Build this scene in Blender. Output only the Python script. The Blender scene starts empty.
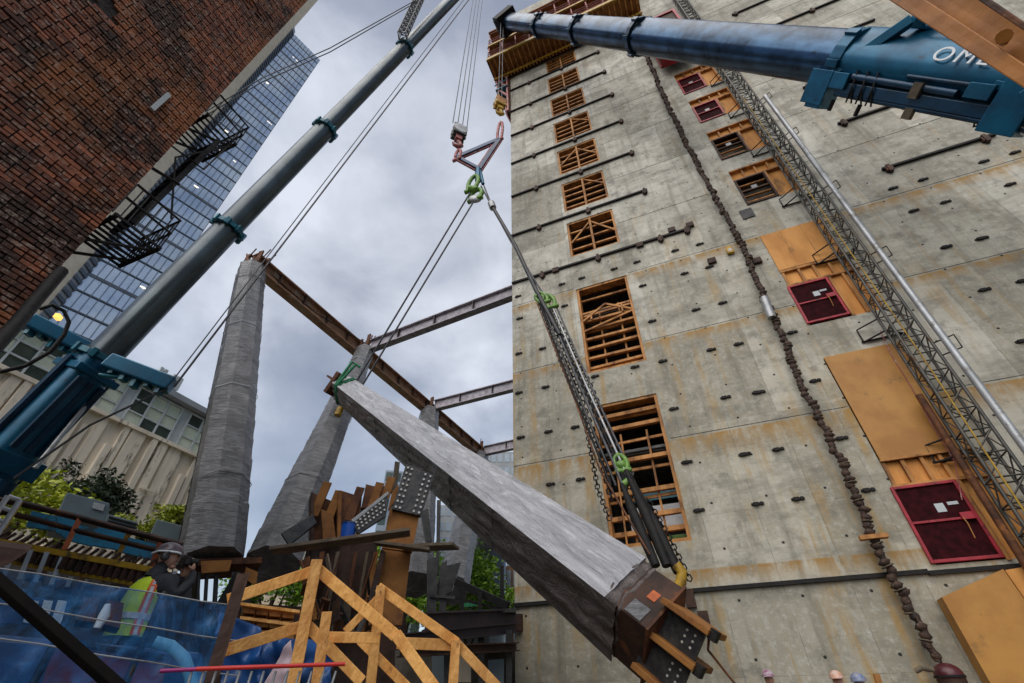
import bpy, bmesh, math, random
from mathutils import Vector, Matrix, noise
random.seed(7)
R = math.radians
scene = bpy.context.scene
col = scene.collection

# ---------------------------------------------------------------- camera, sky, sun, exposure
F, TH, RO, CZ = 454.0, R(39.2), R(0.4), 1.0
X0 = Vector((1, 0, 0)); Y0 = Vector((0, -math.sin(TH), math.cos(TH))); FW = Vector((0, math.cos(TH), math.sin(TH)))
RT = X0 * math.cos(RO) - Y0 * math.sin(RO)
UPV = X0 * math.sin(RO) + Y0 * math.cos(RO)
cd = bpy.data.cameras.new('camera'); cam = bpy.data.objects.new('camera', cd); col.objects.link(cam)
cd.sensor_width = 36; cd.lens = F / 1024 * 36; cd.clip_end = 2000; cd.clip_start = 0.05
m = Matrix((RT, UPV, -FW)).transposed().to_4x4(); m.translation = Vector((0, 0, CZ)); cam.matrix_world = m
scene.camera = cam

w = bpy.data.worlds.new('World'); scene.world = w; w.use_nodes = True
nt = w.node_tree; nt.nodes.clear(); N = nt.nodes.new; L = nt.links.new
out = N('ShaderNodeOutputWorld'); bg = N('ShaderNodeBackground'); add = N('ShaderNodeAddShader')
sky = N('ShaderNodeTexSky'); sky.sky_type = 'NISHITA'; sky.sun_disc = False
sky.sun_elevation = R(48); sky.sun_rotation = R(205)
L(sky.outputs[0], bg.inputs[0]); bg.inputs[1].default_value = 0.05
tc = N('ShaderNodeTexCoord'); mp = N('ShaderNodeMapping'); mp.inputs['Scale'].default_value = (1, 1, 1.5); mp.inputs['Location'].default_value = (3.1, 0.4, 1.7)
L(tc.outputs['Generated'], mp.inputs[0])
n1 = N('ShaderNodeTexNoise'); n1.inputs['Scale'].default_value = 1.6; n1.inputs['Detail'].default_value = 6; n1.inputs['Roughness'].default_value = .5; n1.inputs['Distortion'].default_value = .5
n2 = N('ShaderNodeTexNoise'); n2.inputs['Scale'].default_value = 5; n2.inputs['Detail'].default_value = 7; n2.inputs['Roughness'].default_value = .55; n2.inputs['Distortion'].default_value = .3
L(mp.outputs[0], n1.inputs[0]); L(mp.outputs[0], n2.inputs[0])
mx = N('ShaderNodeMath'); mx.operation = 'MULTIPLY_ADD'; mx.inputs[1].default_value = .3; L(n2.outputs[0], mx.inputs[0])
mm = N('ShaderNodeMath'); mm.operation = 'MULTIPLY'; mm.inputs[1].default_value = .7; L(n1.outputs[0], mm.inputs[0]); L(mm.outputs[0], mx.inputs[2])
# a brighter break in the overcast above the street, darker bank lower down
dt = N('ShaderNodeVectorMath'); dt.operation = 'DOT_PRODUCT'; dt.inputs[1].default_value = Vector((-.22, .74, .63)).normalized()
L(tc.outputs['Generated'], dt.inputs[0])
mr = N('ShaderNodeMapRange'); mr.inputs[1].default_value = .55; mr.inputs[2].default_value = 1.0; mr.inputs[3].default_value = -.30; mr.inputs[4].default_value = .10
L(dt.outputs['Value'], mr.inputs[0])
ad = N('ShaderNodeMath'); ad.operation = 'ADD'; L(mx.outputs[0], ad.inputs[0]); L(mr.outputs[0], ad.inputs[1])
cr = N('ShaderNodeValToRGB'); e = cr.color_ramp.elements
e[0].position = .30; e[0].color = (.06, .06, .065, 1); e[1].position = .70; e[1].color = (.46, .46, .465, 1)
k = e.new(.5); k.color = (.20, .20, .208, 1)
L(ad.outputs[0], cr.inputs[0])
bg2 = N('ShaderNodeBackground'); L(cr.outputs[0], bg2.inputs[0]); bg2.inputs[1].default_value = .85
L(bg.outputs[0], add.inputs[0]); L(bg2.outputs[0], add.inputs[1]); L(add.outputs[0], out.inputs[0])

sd = bpy.data.lights.new('sun', 'SUN'); sun = bpy.data.objects.new('sun', sd); col.objects.link(sun)
sd.energy = 1.5; sd.angle = R(75); sd.color = (1, .95, .87)
el, az = R(48), R(205)
sdir = Vector((math.sin(az) * math.cos(el), math.cos(az) * math.cos(el), math.sin(el)))
sun.rotation_euler = sdir.to_track_quat('Z', 'Y').to_euler()
scene.view_settings.view_transform = 'Standard'; scene.view_settings.look = 'None'
scene.view_settings.exposure = 0.8; scene.view_settings.gamma = 1
scene.view_settings.use_curve_mapping = False

# ---------------------------------------------------------------- geometry helpers
AZ = R(22.4)
U = Vector((math.cos(AZ), -math.sin(AZ), 0)); V = Vector((math.sin(AZ), math.cos(AZ), 0)); Z = Vector((0, 0, 1))
def ray(px, py):
    a, b = px - 512, 341.5 - py
    return RT * a + UPV * b + FW * F
CAM = Vector((0, 0, CZ))
def ath(px, py, h):
    r = ray(px, py); return CAM + r * (h / math.hypot(r.x, r.y))
def atz(px, py, z):
    r = ray(px, py); return CAM + r * ((z - CZ) / r.z)
_r = ray(513, 400); C0 = Vector((_r.x, _r.y, 0)) * (16.5 / math.hypot(_r.x, _r.y))
D0 = V.dot(C0)
def W(u, z, off=0.0): return C0 + U * u - V * off + Z * z          # a point on the tower's front wall
def onwall(px, py, off=0.0):
    r = ray(px, py); p = CAM + r * ((D0 - off) / V.dot(r)); return (p - C0).dot(U), p.z
def onplane(px, py, P, n):
    r = ray(px, py); return CAM + r * ((P - CAM).dot(n) / r.dot(n))

class MB:
    def __init__(s): s.v = []; s.f = []; s.smooth = []
    def add(s, vs, fs, sm=False):
        b = len(s.v); s.v += [Vector(x) for x in vs]; s.f += [tuple(b + i for i in f) for f in fs]; s.smooth += [sm] * len(fs); return s
    def obox(s, c, a, b, d):      # centre and three half axes
        vs = [c + a * i + b * j + d * k for i in (-1, 1) for j in (-1, 1) for k in (-1, 1)]
        fs = [(0, 1, 3, 2), (4, 6, 7, 5), (0, 4, 5, 1), (2, 3, 7, 6), (0, 2, 6, 4), (1, 5, 7, 3)]
        if a.cross(b).dot(d) < 0: fs = [f[::-1] for f in fs]
        return s.add(vs, fs)
    def wbox(s, u0, u1, z0, z1, o0, o1):   # box in tower coordinates, offsets out of the wall
        return s.obox(W((u0 + u1) / 2, (z0 + z1) / 2, (o0 + o1) / 2), U * abs(u1 - u0) / 2, Z * abs(z1 - z0) / 2, V * abs(o1 - o0) / 2)
    def box(s, x0, x1, y0, y1, z0, z1):
        return s.obox(Vector(((x0 + x1) / 2, (y0 + y1) / 2, (z0 + z1) / 2)), Vector((abs(x1 - x0) / 2, 0, 0)), Vector((0, abs(y1 - y0) / 2, 0)), Vector((0, 0, abs(z1 - z0) / 2)))
    def beam(s, p, q, w, h, up=Z):
        d = q - p; l = d.length
        if l < 1e-6: return s
        a = d / l; sd_ = a.cross(up)
        if sd_.length < 1e-4: sd_ = a.cross(X0)
        sd_.normalize(); u2 = sd_.cross(a)
        return s.obox((p + q) / 2, a * l / 2, sd_ * w / 2, u2 * h / 2)
    def ibeam(s, p, q, w, h, t, up=Z):
        a = (q - p).normalized(); sd_ = a.cross(up).normalized(); u2 = sd_.cross(a)
        s.beam(p + u2 * (h / 2 - t / 2), q + u2 * (h / 2 - t / 2), w, t, up); s.beam(p - u2 * (h / 2 - t / 2), q - u2 * (h / 2 - t / 2), w, t, up)
        return s.beam(p, q, t, h - 2 * t - .002, up)
    def tube(s, pts, r, n=8, r2=None, caps=True):
        pts = [Vector(p) for p in pts]; b = len(s.v); m_ = len(pts); prev = None
        for i, p in enumerate(pts):
            d = (pts[min(i + 1, m_ - 1)] - pts[max(i - 1, 0)]).normalized()
            if prev is None:
                x = d.cross(Z); x = x if x.length > 1e-3 else d.cross(X0)
            else: x = prev - d * prev.dot(d)
            x.normalize(); prev = x; y = d.cross(x)
            rr = r[i] if isinstance(r, (list, tuple)) else (r if r2 is None else r + (r2 - r) * i / (m_ - 1))
            for k in range(n):
                t = 2 * math.pi * k / n; s.v.append(p + (x * math.cos(t) + y * math.sin(t)) * rr)
        for i in range(m_ - 1):
            for k in range(n):
                k2 = (k + 1) % n; s.f.append((b + i * n + k, b + i * n + k2, b + (i + 1) * n + k2, b + (i + 1) * n + k)); s.smooth.append(n > 5)
        if caps:
            e0 = len(s.v); s.v += s.v[b:b + n]; e1_ = len(s.v); s.v += s.v[b + (m_ - 1) * n:b + m_ * n]
            s.f.append(tuple(e0 + k for k in range(n))[::-1]); s.smooth.append(False)
            s.f.append(tuple(e1_ + k for k in range(n))); s.smooth.append(False)
        return s
    def prism(s, poly, ext):      # polygon of points extruded along ext
        n = len(poly); vs = [Vector(p) for p in poly] + [Vector(p) + ext for p in poly]
        fs = [tuple(range(n)), tuple(range(n, 2 * n))[::-1]] + [(i, i + n, (i + 1) % n + n, (i + 1) % n) for i in range(n)]
        return s.add(vs, fs)
    def ball(s, c, r, sx=1, sy=1, sz=1, n=14, m_=10, ax=None):
        ax = ax or (X0, Vector((0, 1, 0)), Z); b = len(s.v)
        for i in range(m_ + 1):
            ph = math.pi * i / m_
            for k in range(n):
                t = 2 * math.pi * k / n
                s.v.append(c + ax[0] * (r * sx * math.sin(ph) * math.cos(t)) + ax[1] * (r * sy * math.sin(ph) * math.sin(t)) + ax[2] * (r * sz * math.cos(ph)))
        for i in range(m_):
            for k in range(n):
                k2 = (k + 1) % n; s.f.append((b + i * n + k, b + (i + 1) * n + k, b + (i + 1) * n + k2, b + i * n + k2)); s.smooth.append(True)
        return s
    def build(s, name, mat, parent=None, bevel=0, loc=None):
        me = bpy.data.meshes.new(name)
        if parent is not None: inv = parent['_f'] if False else FR[parent.name].inverted()
        elif loc is not None: inv = Matrix.Translation(-Vector(loc))
        else: inv = Matrix()
        me.from_pydata([inv @ v for v in s.v], [], s.f); me.polygons.foreach_set('use_smooth', s.smooth); me.validate(); me.update()
        bm = bmesh.new(); bm.from_mesh(me); bmesh.ops.recalc_face_normals(bm, faces=bm.faces)
        bmesh.ops.remove_doubles(bm, verts=bm.verts, dist=1e-5) if False else None
        bm.to_mesh(me); bm.free()
        if isinstance(mat, (list, tuple)):
            for x in mat: me.materials.append(x)
        else: me.materials.append(mat)
        o = bpy.data.objects.new(name, me); col.objects.link(o)
        if parent is not None: o.parent = parent; FR[o.name] = FR[parent.name]
        else:
            if loc is not None: o.location = loc
            FR[o.name] = inv.inverted()
        if bevel:
            b = o.modifiers.new('bevel', 'BEVEL'); b.width = bevel; b.segments = 2; b.limit_method = 'ANGLE'; b.angle_limit = R(40)
        return o
def each(mb_, name, mat_, parent, bevel=0):
    """link every primitive collected in mb_ (separate islands) as a part of its own"""
    par = list(range(len(mb_.v)))
    def fd_(i):
        while par[i] != i: par[i] = par[par[i]]; i = par[i]
        return i
    for f in mb_.f:
        for q_ in f[1:]:
            a_, b_ = fd_(f[0]), fd_(q_)
            if a_ != b_: par[b_] = a_
    # duplicated cap vertices belong to the tube they close
    seen = {}
    for i, v_ in enumerate(mb_.v):
        k_ = (round(v_.x, 5), round(v_.y, 5), round(v_.z, 5))
        if k_ in seen: par[fd_(i)] = fd_(seen[k_])
        else: seen[k_] = i
    gr = {}
    for f, sm in zip(mb_.f, mb_.smooth): gr.setdefault(fd_(f[0]), []).append((f, sm))
    res = []
    for fs in gr.values():
        m_ = MB(); ix = {}
        for f, sm in fs:
            nf_ = []
            for q_ in f:
                if q_ not in ix: ix[q_] = len(m_.v); m_.v.append(mb_.v[q_])
                nf_.append(ix[q_])
            m_.f.append(tuple(nf_)); m_.smooth.append(sm)
        res.append(m_.build(name, mat_, parent, bevel))
    return res
FR = {}
def tag(o, label, cat, group=None):
    o['label'] = label; o['category'] = cat; o['kind'] = 'thing'
    if group: o['group'] = group
    return o
def thing(name, label, cat, loc=(0, 0, 0), rz=0.0, group=None):
    o = bpy.data.objects.new(name, None); col.objects.link(o); o.location = loc; o.rotation_euler = (0, 0, rz); o.empty_display_size = .3
    FR[o.name] = Matrix.Translation(Vector(loc)) @ Matrix.Rotation(rz, 4, 'Z')
    return tag(o, label, cat, group)
def kind(o, k): o['kind'] = k; return o
def shift_copy(o, delta, parent=None):
    """copy one part (with its sub-parts) moved by a world vector"""
    c = o.copy(); col.objects.link(c); c.parent = o.parent if parent is None else parent
    fr = FR[o.name]; c.location = o.location + fr.to_3x3().inverted() @ delta if parent is None else o.location
    FR[c.name] = fr
    for ch in [x for x in bpy.data.objects if x.parent == o]: shift_copy(ch, Vector(), c)
    return c
def slab(pts, h, thick, hs=None):
    """outline of a real slab: its corners stand h metres away, thickness goes away from the viewer"""
    P = [ath(x, y, hs[i] if hs else h) for i, (x, y) in enumerate(pts)]
    n = (P[1] - P[0]).cross(P[2] - P[0]).normalized(); mid = sum(P, Vector()) / len(P)
    if n.dot(mid - CAM) < 0: n = -n
    return MB().prism(P, n * thick)

# ---------------------------------------------------------------- materials
def mat(name, c1, c2=None, scale=4, rough=.8, metal=0, bump=0, bscale=None, stretch=(1, 1, 1), c3=None, s3=1, lo=.4, hi=.62, spec=.5, rot=0, detail=8, t3=.55, rvar=.12, distort=0, rnd=.12):
    m = bpy.data.materials.new(name); m.use_nodes = True; t = m.node_tree; b = t.nodes['Principled BSDF']
    b.inputs['Roughness'].default_value = rough; b.inputs['Metallic'].default_value = metal; b.inputs['Specular IOR Level'].default_value = spec
    tcn = t.nodes.new('ShaderNodeTexCoord'); mpn = t.nodes.new('ShaderNodeMapping'); mpn.inputs['Scale'].default_value = stretch; mpn.inputs['Rotation'].default_value = (0, 0, rot)
    t.links.new(tcn.outputs['Object'], mpn.inputs[0])
    if c2 is None: c2 = tuple(x * .7 for x in c1)
    no = t.nodes.new('ShaderNodeTexNoise'); no.inputs['Scale'].default_value = scale; no.inputs['Detail'].default_value = detail; no.inputs['Roughness'].default_value = .62; no.inputs['Distortion'].default_value = distort
    t.links.new(mpn.outputs[0], no.inputs[0])
    r = t.nodes.new('ShaderNodeMapRange'); r.inputs[1].default_value = lo; r.inputs[2].default_value = hi; t.links.new(no.outputs[0], r.inputs[0])
    mi = t.nodes.new('ShaderNodeMix'); mi.data_type = 'RGBA'; mi.inputs[6].default_value = (*c1, 1); mi.inputs[7].default_value = (*c2, 1); t.links.new(r.outputs[0], mi.inputs[0])
    cout = mi.outputs[2]
    if c3:
        n3 = t.nodes.new('ShaderNodeTexNoise'); n3.inputs['Scale'].default_value = s3; n3.inputs['Detail'].default_value = 6; n3.inputs['Roughness'].default_value = .7
        t.links.new(mpn.outputs[0], n3.inputs[0])
        r3 = t.nodes.new('ShaderNodeMapRange'); r3.inputs[1].default_value = t3; r3.inputs[2].default_value = t3 + .1; t.links.new(n3.outputs[0], r3.inputs[0])
        m3 = t.nodes.new('ShaderNodeMix'); m3.data_type = 'RGBA'; m3.inputs[7].default_value = (*c3, 1); t.links.new(r3.outputs[0], m3.inputs[0]); t.links.new(cout, m3.inputs[6]); cout = m3.outputs[2]
    if rnd:
        oi = t.nodes.new('ShaderNodeObjectInfo'); rv = nrange(t, oi.outputs['Random'], 0, 1, 1 - rnd, 1 + rnd * .7); hsv = t.nodes.new('ShaderNodeHueSaturation'); t.links.new(rv, hsv.inputs['Value']); t.links.new(cout, hsv.inputs['Color']); cout = hsv.outputs[0]
    t.links.new(cout, b.inputs['Base Color'])
    rr = t.nodes.new('ShaderNodeMapRange'); rr.inputs[3].default_value = max(0.02, rough - rvar); rr.inputs[4].default_value = min(1, rough + rvar); t.links.new(no.outputs[0], rr.inputs[0]); t.links.new(rr.outputs[0], b.inputs['Roughness'])
    if bump:
        nb = t.nodes.new('ShaderNodeTexNoise'); nb.inputs['Scale'].default_value = bscale or scale * 4; nb.inputs['Detail'].default_value = 6; nb.inputs['Distortion'].default_value = distort
        t.links.new(mpn.outputs[0], nb.inputs[0])
        bp = t.nodes.new('ShaderNodeBump'); bp.inputs['Strength'].default_value = min(1, bump); bp.inputs['Distance'].default_value = .03 * max(1, bump); t.links.new(nb.outputs[0], bp.inputs['Height']); t.links.new(bp.outputs[0], b.inputs['Normal'])
    return m
def nmath(t, op, a, b=None, c=None):
    n = t.nodes.new('ShaderNodeMath'); n.operation = op
    for i, x in enumerate((a, b, c)):
        if x is None: continue
        if isinstance(x, (int, float)): n.inputs[i].default_value = x
        else: t.links.new(x, n.inputs[i])
    return n.outputs[0]
def nmix(t, f, a, b, mode='MIX'):
    n = t.nodes.new('ShaderNodeMix'); n.data_type = 'RGBA'; n.blend_type = mode
    for i, x in ((0, f), (6, a), (7, b)):
        if isinstance(x, (int, float)): n.inputs[i].default_value = x
        elif isinstance(x, tuple): n.inputs[i].default_value = (*x, 1)
        else: t.links.new(x, n.inputs[i])
    return n.outputs[2]
def nnoise(t, vec, scale, detail=6, rough=.6, dist=0):
    n = t.nodes.new('ShaderNodeTexNoise'); n.inputs['Scale'].default_value = scale; n.inputs['Detail'].default_value = detail; n.inputs['Roughness'].default_value = rough; n.inputs['Distortion'].default_value = dist
    t.links.new(vec, n.inputs[0]); return n.outputs[0]
def nmap(t, vec, sc, loc=(0, 0, 0)):
    n = t.nodes.new('ShaderNodeMapping'); n.inputs['Scale'].default_value = sc; n.inputs['Location'].default_value = loc; t.links.new(vec, n.inputs[0]); return n.outputs[0]
def nrange(t, x, a, b, c=0, d=1):
    n = t.nodes.new('ShaderNodeMapRange'); t.links.new(x, n.inputs[0])
    for i, y in enumerate((a, b, c, d)): n.inputs[i + 1].default_value = y
    return n.outputs[0]

def concrete_wall():
    m = bpy.data.materials.new('formed_concrete'); m.use_nodes = True; t = m.node_tree; b = t.nodes['Principled BSDF']
    co = t.nodes.new('ShaderNodeTexCoord').outputs['Object']
    sp = t.nodes.new('ShaderNodeSeparateXYZ'); t.links.new(co, sp.inputs[0]); x, z = sp.outputs[0], sp.outputs[2]
    # per pour panel tone
    pz = nmath(t, 'FLOOR', nmath(t, 'DIVIDE', nmath(t, 'SUBTRACT', z, .6), 3.97)); pxx = nmath(t, 'FLOOR', nmath(t, 'DIVIDE', x, 3.1))
    cb = t.nodes.new('ShaderNodeCombineXYZ'); t.links.new(pxx, cb.inputs[0]); t.links.new(pz, cb.inputs[2])
    wn = t.nodes.new('ShaderNodeTexWhiteNoise'); t.links.new(cb.outputs[0], wn.inputs[0])
    base = nmix(t, nrange(t, nnoise(t, co, .55, 8, .62), .35, .65), (.31, .29, .235), (.68, .65, .555))
    base = nmix(t, nrange(t, wn.outputs[0], .35, 1, 0, .62), base, (.22, .205, .165))
    base = nmix(t, nrange(t, wn.outputs[0], .35, 0, 0, .4), base, (.66, .65, .60))
    base = nmix(t, nrange(t, z, 3.7, 3.5, 0, .45), base, (.17, .16, .125))
    base = nmix(t, nmath(t, 'MULTIPLY', nrange(t, z, 20, 8), .3), base, (.40, .35, .23))
    base = nmix(t, nrange(t, nnoise(t, nmap(t, co, (1, 1, 1), (7, 3, 2)), 6, 8, .72), .5, .68, 0, .55), base, (.64, .63, .585))
    base = nmix(t, nrange(t, nnoise(t, nmap(t, co, (1, 1, 1), (1, 8, 4)), 1.7, 8, .7), .52, .66, 0, .6), base, (.15, .145, .12))
    # dark rain streaks running down, ochre rust runs
    base = nmix(t, nrange(t, nnoise(t, nmap(t, co, (1.5, 1, .14)), 1.5, 5, .6), .52, .70, 0, .6), base, (.15, .135, .095))
    lowmask = nrange(t, z, 24, 5, .25, 1)
    o1 = nrange(t, nnoise(t, nmap(t, co, (1.5, 1, .16), (4, 0, 9)), 1.4, 7, .65), .52, .64, 0, .75)
    o1 = nmath(t, 'MULTIPLY', o1, lowmask); o1 = nmath(t, 'MULTIPLY', o1, nrange(t, nnoise(t, co, .35, 3), .40, .52))
    base = nmix(t, o1, base, (.42, .25, .06))
    base = nmix(t, nrange(t, nnoise(t, nmap(t, co, (3, 1, .2), (2, 5, 1)), 1.6, 6, .7), .64, .74, 0, .45), base, (.62, .61, .57))
    base = nmix(t, nrange(t, nnoise(t, nmap(t, co, (.5, 1, 1.6), (3, 1, 8)), .8, 8, .7), .5, .62, 0, .5), base, (.20, .185, .15))
    # ochre band beneath the pour joints at 3.6 m and 8.3 m
    for jz, wdt in ((4.15, .5), (8.2, .9), (12.55, .5), (16.6, .6)):
        q = nmath(t, 'SUBTRACT', jz, z); q2 = nmath(t, 'MULTIPLY', nrange(t, q, -.02, .02), nrange(t, q, wdt, .05))
        q2 = nmath(t, 'MULTIPLY', q2, nrange(t, nnoise(t, nmap(t, co, (2.5, 1, .7)), 1.1, 5, .7), .38, .55, 0, .9)); base = nmix(t, q2, base, (.36, .20, .045))
    # fine formwork seams and tie holes
    sx = nmath(t, 'FRACT', nmath(t, 'DIVIDE', x, 1.55)); seam = nrange(t, nmath(t, 'ABSOLUTE', nmath(t, 'SUBTRACT', sx, .5)), .4955, .4985)
    sz = nmath(t, 'FRACT', nmath(t, 'DIVIDE', nmath(t, 'ADD', z, .35), 1.985)); seam2 = nrange(t, nmath(t, 'ABSOLUTE', nmath(t, 'SUBTRACT', sz, .5)), .4965, .499)
    seam = nmath(t, 'MAXIMUM', seam, nmath(t, 'MULTIPLY', seam2, .7)); seam = nmath(t, 'MULTIPLY', seam, nrange(t, nnoise(t, co, 1.2, 3), .38, .55, .1, .75))
    base = nmix(t, seam, base, (.11, .105, .09))
    hx = nmath(t, 'SUBTRACT', nmath(t, 'FRACT', nmath(t, 'DIVIDE', nmath(t, 'ADD', x, .4), 1.55)), .5); hz = nmath(t, 'SUBTRACT', nmath(t, 'FRACT', nmath(t, 'DIVIDE', z, 1.32)), .5)
    hx = nmath(t, 'MULTIPLY', hx, 1.55); hz = nmath(t, 'MULTIPLY', hz, 1.32)
    dd = nmath(t, 'SQRT', nmath(t, 'ADD', nmath(t, 'MULTIPLY', hx, hx), nmath(t, 'MULTIPLY', hz, hz)))
    hole = nrange(t, dd, .042, .028); base = nmix(t, hole, base, (.02, .02, .018))
    t.links.new(base, b.inputs['Base Color']); b.inputs['Roughness'].default_value = .78
    hgt = nmath(t, 'SUBTRACT', nmath(t, 'ADD', nnoise(t, co, 2.2, 6, .6), nmath(t, 'MULTIPLY', nnoise(t, co, 22, 5, .7), .3)), nmath(t, 'ADD', nmath(t, 'MULTIPLY', seam, .5), hole))
    bp = t.nodes.new('ShaderNodeBump'); bp.inputs['Strength'].default_value = .55; bp.inputs['Distance'].default_value = .04; t.links.new(hgt, bp.inputs['Height']); t.links.new(bp.outputs[0], b.inputs['Normal'])
    return m

def brick_mat():
    m = bpy.data.materials.new('old_brick'); m.use_nodes = True; t = m.node_tree; b = t.nodes['Principled BSDF']
    at = t.nodes.new('ShaderNodeAttribute'); at.attribute_name = 'tone'; co = t.nodes.new('ShaderNodeTexCoord').outputs['Object']
    c = nmix(t, at.outputs['Fac'], (.13, .04, .024), (.44, .145, .07))
    c = nmix(t, nrange(t, nnoise(t, co, 9, 6, .7), .5, .65, 0, .6), c, (.05, .028, .02))
    c = nmix(t, nrange(t, nnoise(t, co, .8, 5, .65), .48, .56, 0, .85), c, (.022, .014, .011))
    c = nmix(t, nrange(t, nnoise(t, nmap(t, co, (1, 1, 1), (8, 1, 6)), 2.4, 7, .7), .52, .62, 0, .7), c, (.04, .022, .016))
    c = nmix(t, nrange(t, nnoise(t, nmap(t, co, (1, 1, 1), (5, 2, 3)), .9, 4, .6), .52, .62, 0, .6), c, (.42, .14, .04))
    c = nmix(t, nrange(t, nnoise(t, nmap(t, co, (1, 1, 1), (1, 9, 3)), 14, 6, .8), .53, .62, 0, .7), c, (.42, .32, .26))
    t.links.new(c, b.inputs['Base Color']); b.inputs['Roughness'].default_value = .85
    bp = t.nodes.new('ShaderNodeBump'); bp.inputs['Strength'].default_value = .9; bp.inputs['Distance'].default_value = .02; t.links.new(nnoise(t, co, 40, 5, .7), bp.inputs['Height']); t.links.new(bp.outputs[0], b.inputs['Normal'])
    return m

def wrap_mat(name, ca, cb_, rough=.38, flow=1.0, bstr=.9, st=(1.6, 1.6, 4.5), axes=None, asc=(1, 1, 1)):
    m = bpy.data.materials.new(name); m.use_nodes = True; t = m.node_tree; b = t.nodes['Principled BSDF']
    co = t.nodes.new('ShaderNodeTexCoord').outputs['Object']
    if axes:
        cbx = t.nodes.new('ShaderNodeCombineXYZ')
        for i, ax_ in enumerate(axes):
            dn = t.nodes.new('ShaderNodeVectorMath'); dn.operation = 'DOT_PRODUCT'; dn.inputs[1].default_value = ax_ * asc[i]; t.links.new(co, dn.inputs[0]); t.links.new(dn.outputs['Value'], cbx.inputs[i])
        co = cbx.outputs[0]
    big = nnoise(t, nmap(t, co, (1, 1, 1.0)), 1.3, 6, .62, .8)
    c = nmix(t, nrange(t, big, .38, .62), ca, cb_)
    cre = nnoise(t, nmap(t, co, st), 2.2, 9, .68, 1.4 * flow)
    c = nmix(t, nrange(t, cre, .53, .66, 0, .6), c, tuple(min(1, x * 1.65) for x in cb_))  # whitish highlights on the crease crests, put into the colour
    c = nmix(t, nrange(t, cre, .46, .36, 0, .6), c, tuple(x * .55 for x in ca))  # shade in the crease troughs, put into the colour
    t.links.new(c, b.inputs['Base Color']); b.inputs['Roughness'].default_value = rough
    h = nmath(t, 'ADD', cre, nmath(t, 'MULTIPLY', nnoise(t, co, 9, 6, .6, .5), .25))
    bp = t.nodes.new('ShaderNodeBump'); bp.inputs['Strength'].default_value = bstr; bp.inputs['Distance'].default_value = .09; t.links.new(h, bp.inputs['Height']); t.links.new(bp.outputs[0], b.inputs['Normal'])
    return m

M = {}
M['conc'] = concrete_wall()
M['brick'] = brick_mat()
M['mortar'] = mat('mortar', (.035, .026, .02), (.012, .009, .008), 6, .95, bump=.8)
M['wrap'] = wrap_mat('grey_plastic_wrap', (.11, .11, .115), (.21, .21, .22), .27, .7, .75, (.9, .9, 5))
_np, _fp = CAM * 0, CAM * 0
_a = (ath(625, 604, 10.0) - ath(342, 389, 17.3)).normalized(); _n1 = (Z - _a * Z.dot(_a)).normalized(); _n2 = _a.cross(_n1)
M['loadwrap'] = wrap_mat('lit_plastic_wrap', (.38, .38, .405), (.50, .50, .53), .24, .8, .8, (1, 1, 1), (_a, _n1, _n2), (.55, 3.6, 1.0))  # upper faces of the load, sky light put into the colour
M['shadedwrap'] = wrap_mat('shaded_brown_wrap', (.10, .082, .075), (.16, .135, .13), .30, 1.8, .9, (1, 1, 1), (_a, _n1, _n2), (.7, 1.3, 1.3))  # brown wrap of the lower faces, their shade put into the colour
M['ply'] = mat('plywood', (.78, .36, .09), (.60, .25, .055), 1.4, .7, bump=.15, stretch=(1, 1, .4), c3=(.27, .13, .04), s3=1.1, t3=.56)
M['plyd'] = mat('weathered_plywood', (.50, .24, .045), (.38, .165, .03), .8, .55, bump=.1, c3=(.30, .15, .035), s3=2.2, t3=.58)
M['stud'] = mat('timber_stud', (.55, .25, .07), (.30, .125, .03), 3, .7, bump=.3, stretch=(1, 1, .3), c3=(.15, .06, .02), s3=3)
M['lumber'] = mat('yellow_lumber', (.86, .44, .12), (.60, .25, .05), 7, .6, bump=.5, bscale=40, stretch=(1, 1, .5), c3=(.13, .05, .015), s3=9, t3=.62, rnd=.25)
M['black'] = mat('black_steel', (.010, .010, .011), (.022, .019, .017), 6, .65, bump=.3, spec=.25)
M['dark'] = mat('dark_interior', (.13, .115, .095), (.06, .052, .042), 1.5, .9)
M['deck'] = mat('corrugated_deck', (.26, .27, .27), (.16, .165, .165), 3, .5, .4)
M['red'] = mat('red_paint', (.42, .012, .03), (.28, .008, .02), 4, .5, c3=(.06, .01, .012), s3=3)
M['meshred'] = mat('dark_red_mesh', (.045, .006, .009), (.02, .004, .005), 5, .85, bump=.3, spec=.1)
M['rust'] = mat('rusty_steel', (.155, .055, .02), (.06, .025, .013), 2.5, .75, .2, bump=.5, c3=(.30, .115, .025), s3=1.6, t3=.56)
M['rustd'] = mat('dark_rusty_steel', (.07, .032, .02), (.03, .018, .014), 2.5, .7, .25, bump=.5, c3=(.15, .055, .02), s3=2, t3=.58)
M['rustl'] = mat('orange_rusty_steel', (.36, .15, .03), (.20, .075, .018), 1.8, .75, .1, bump=.4, c3=(.07, .035, .02), s3=1.8, t3=.58)
M['steel'] = mat('dark_steel_plate', (.03, .03, .033), (.065, .062, .06), 3, .45, .5, bump=.3)
M['hole'] = mat('bright_bolt', (.60, .58, .54), (.45, .43, .40), 3, .5)
M['girder'] = mat('grey_purple_girder', (.42, .39, .43), (.28, .25, .28), 3, .55, .2, bump=.3, c3=(.10, .05, .04), s3=2, t3=.6)
M['girderd'] = mat('dark_primer_girder', (.035, .026, .032), (.06, .04, .045), 2, .55, .1, bump=.3)
M['chan'] = mat('ochre_primed_channel', (.42, .15, .008), (.26, .085, .005), 1.5, .5, .1, bump=.25, c3=(.10, .045, .015), s3=1.5, t3=.6)
M['blue'] = mat('crane_blue', (.008, .12, .22), (.005, .07, .14), 1.2, .32, .3, bump=.06, c3=(.015, .03, .045), s3=2.4, t3=.62)
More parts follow.
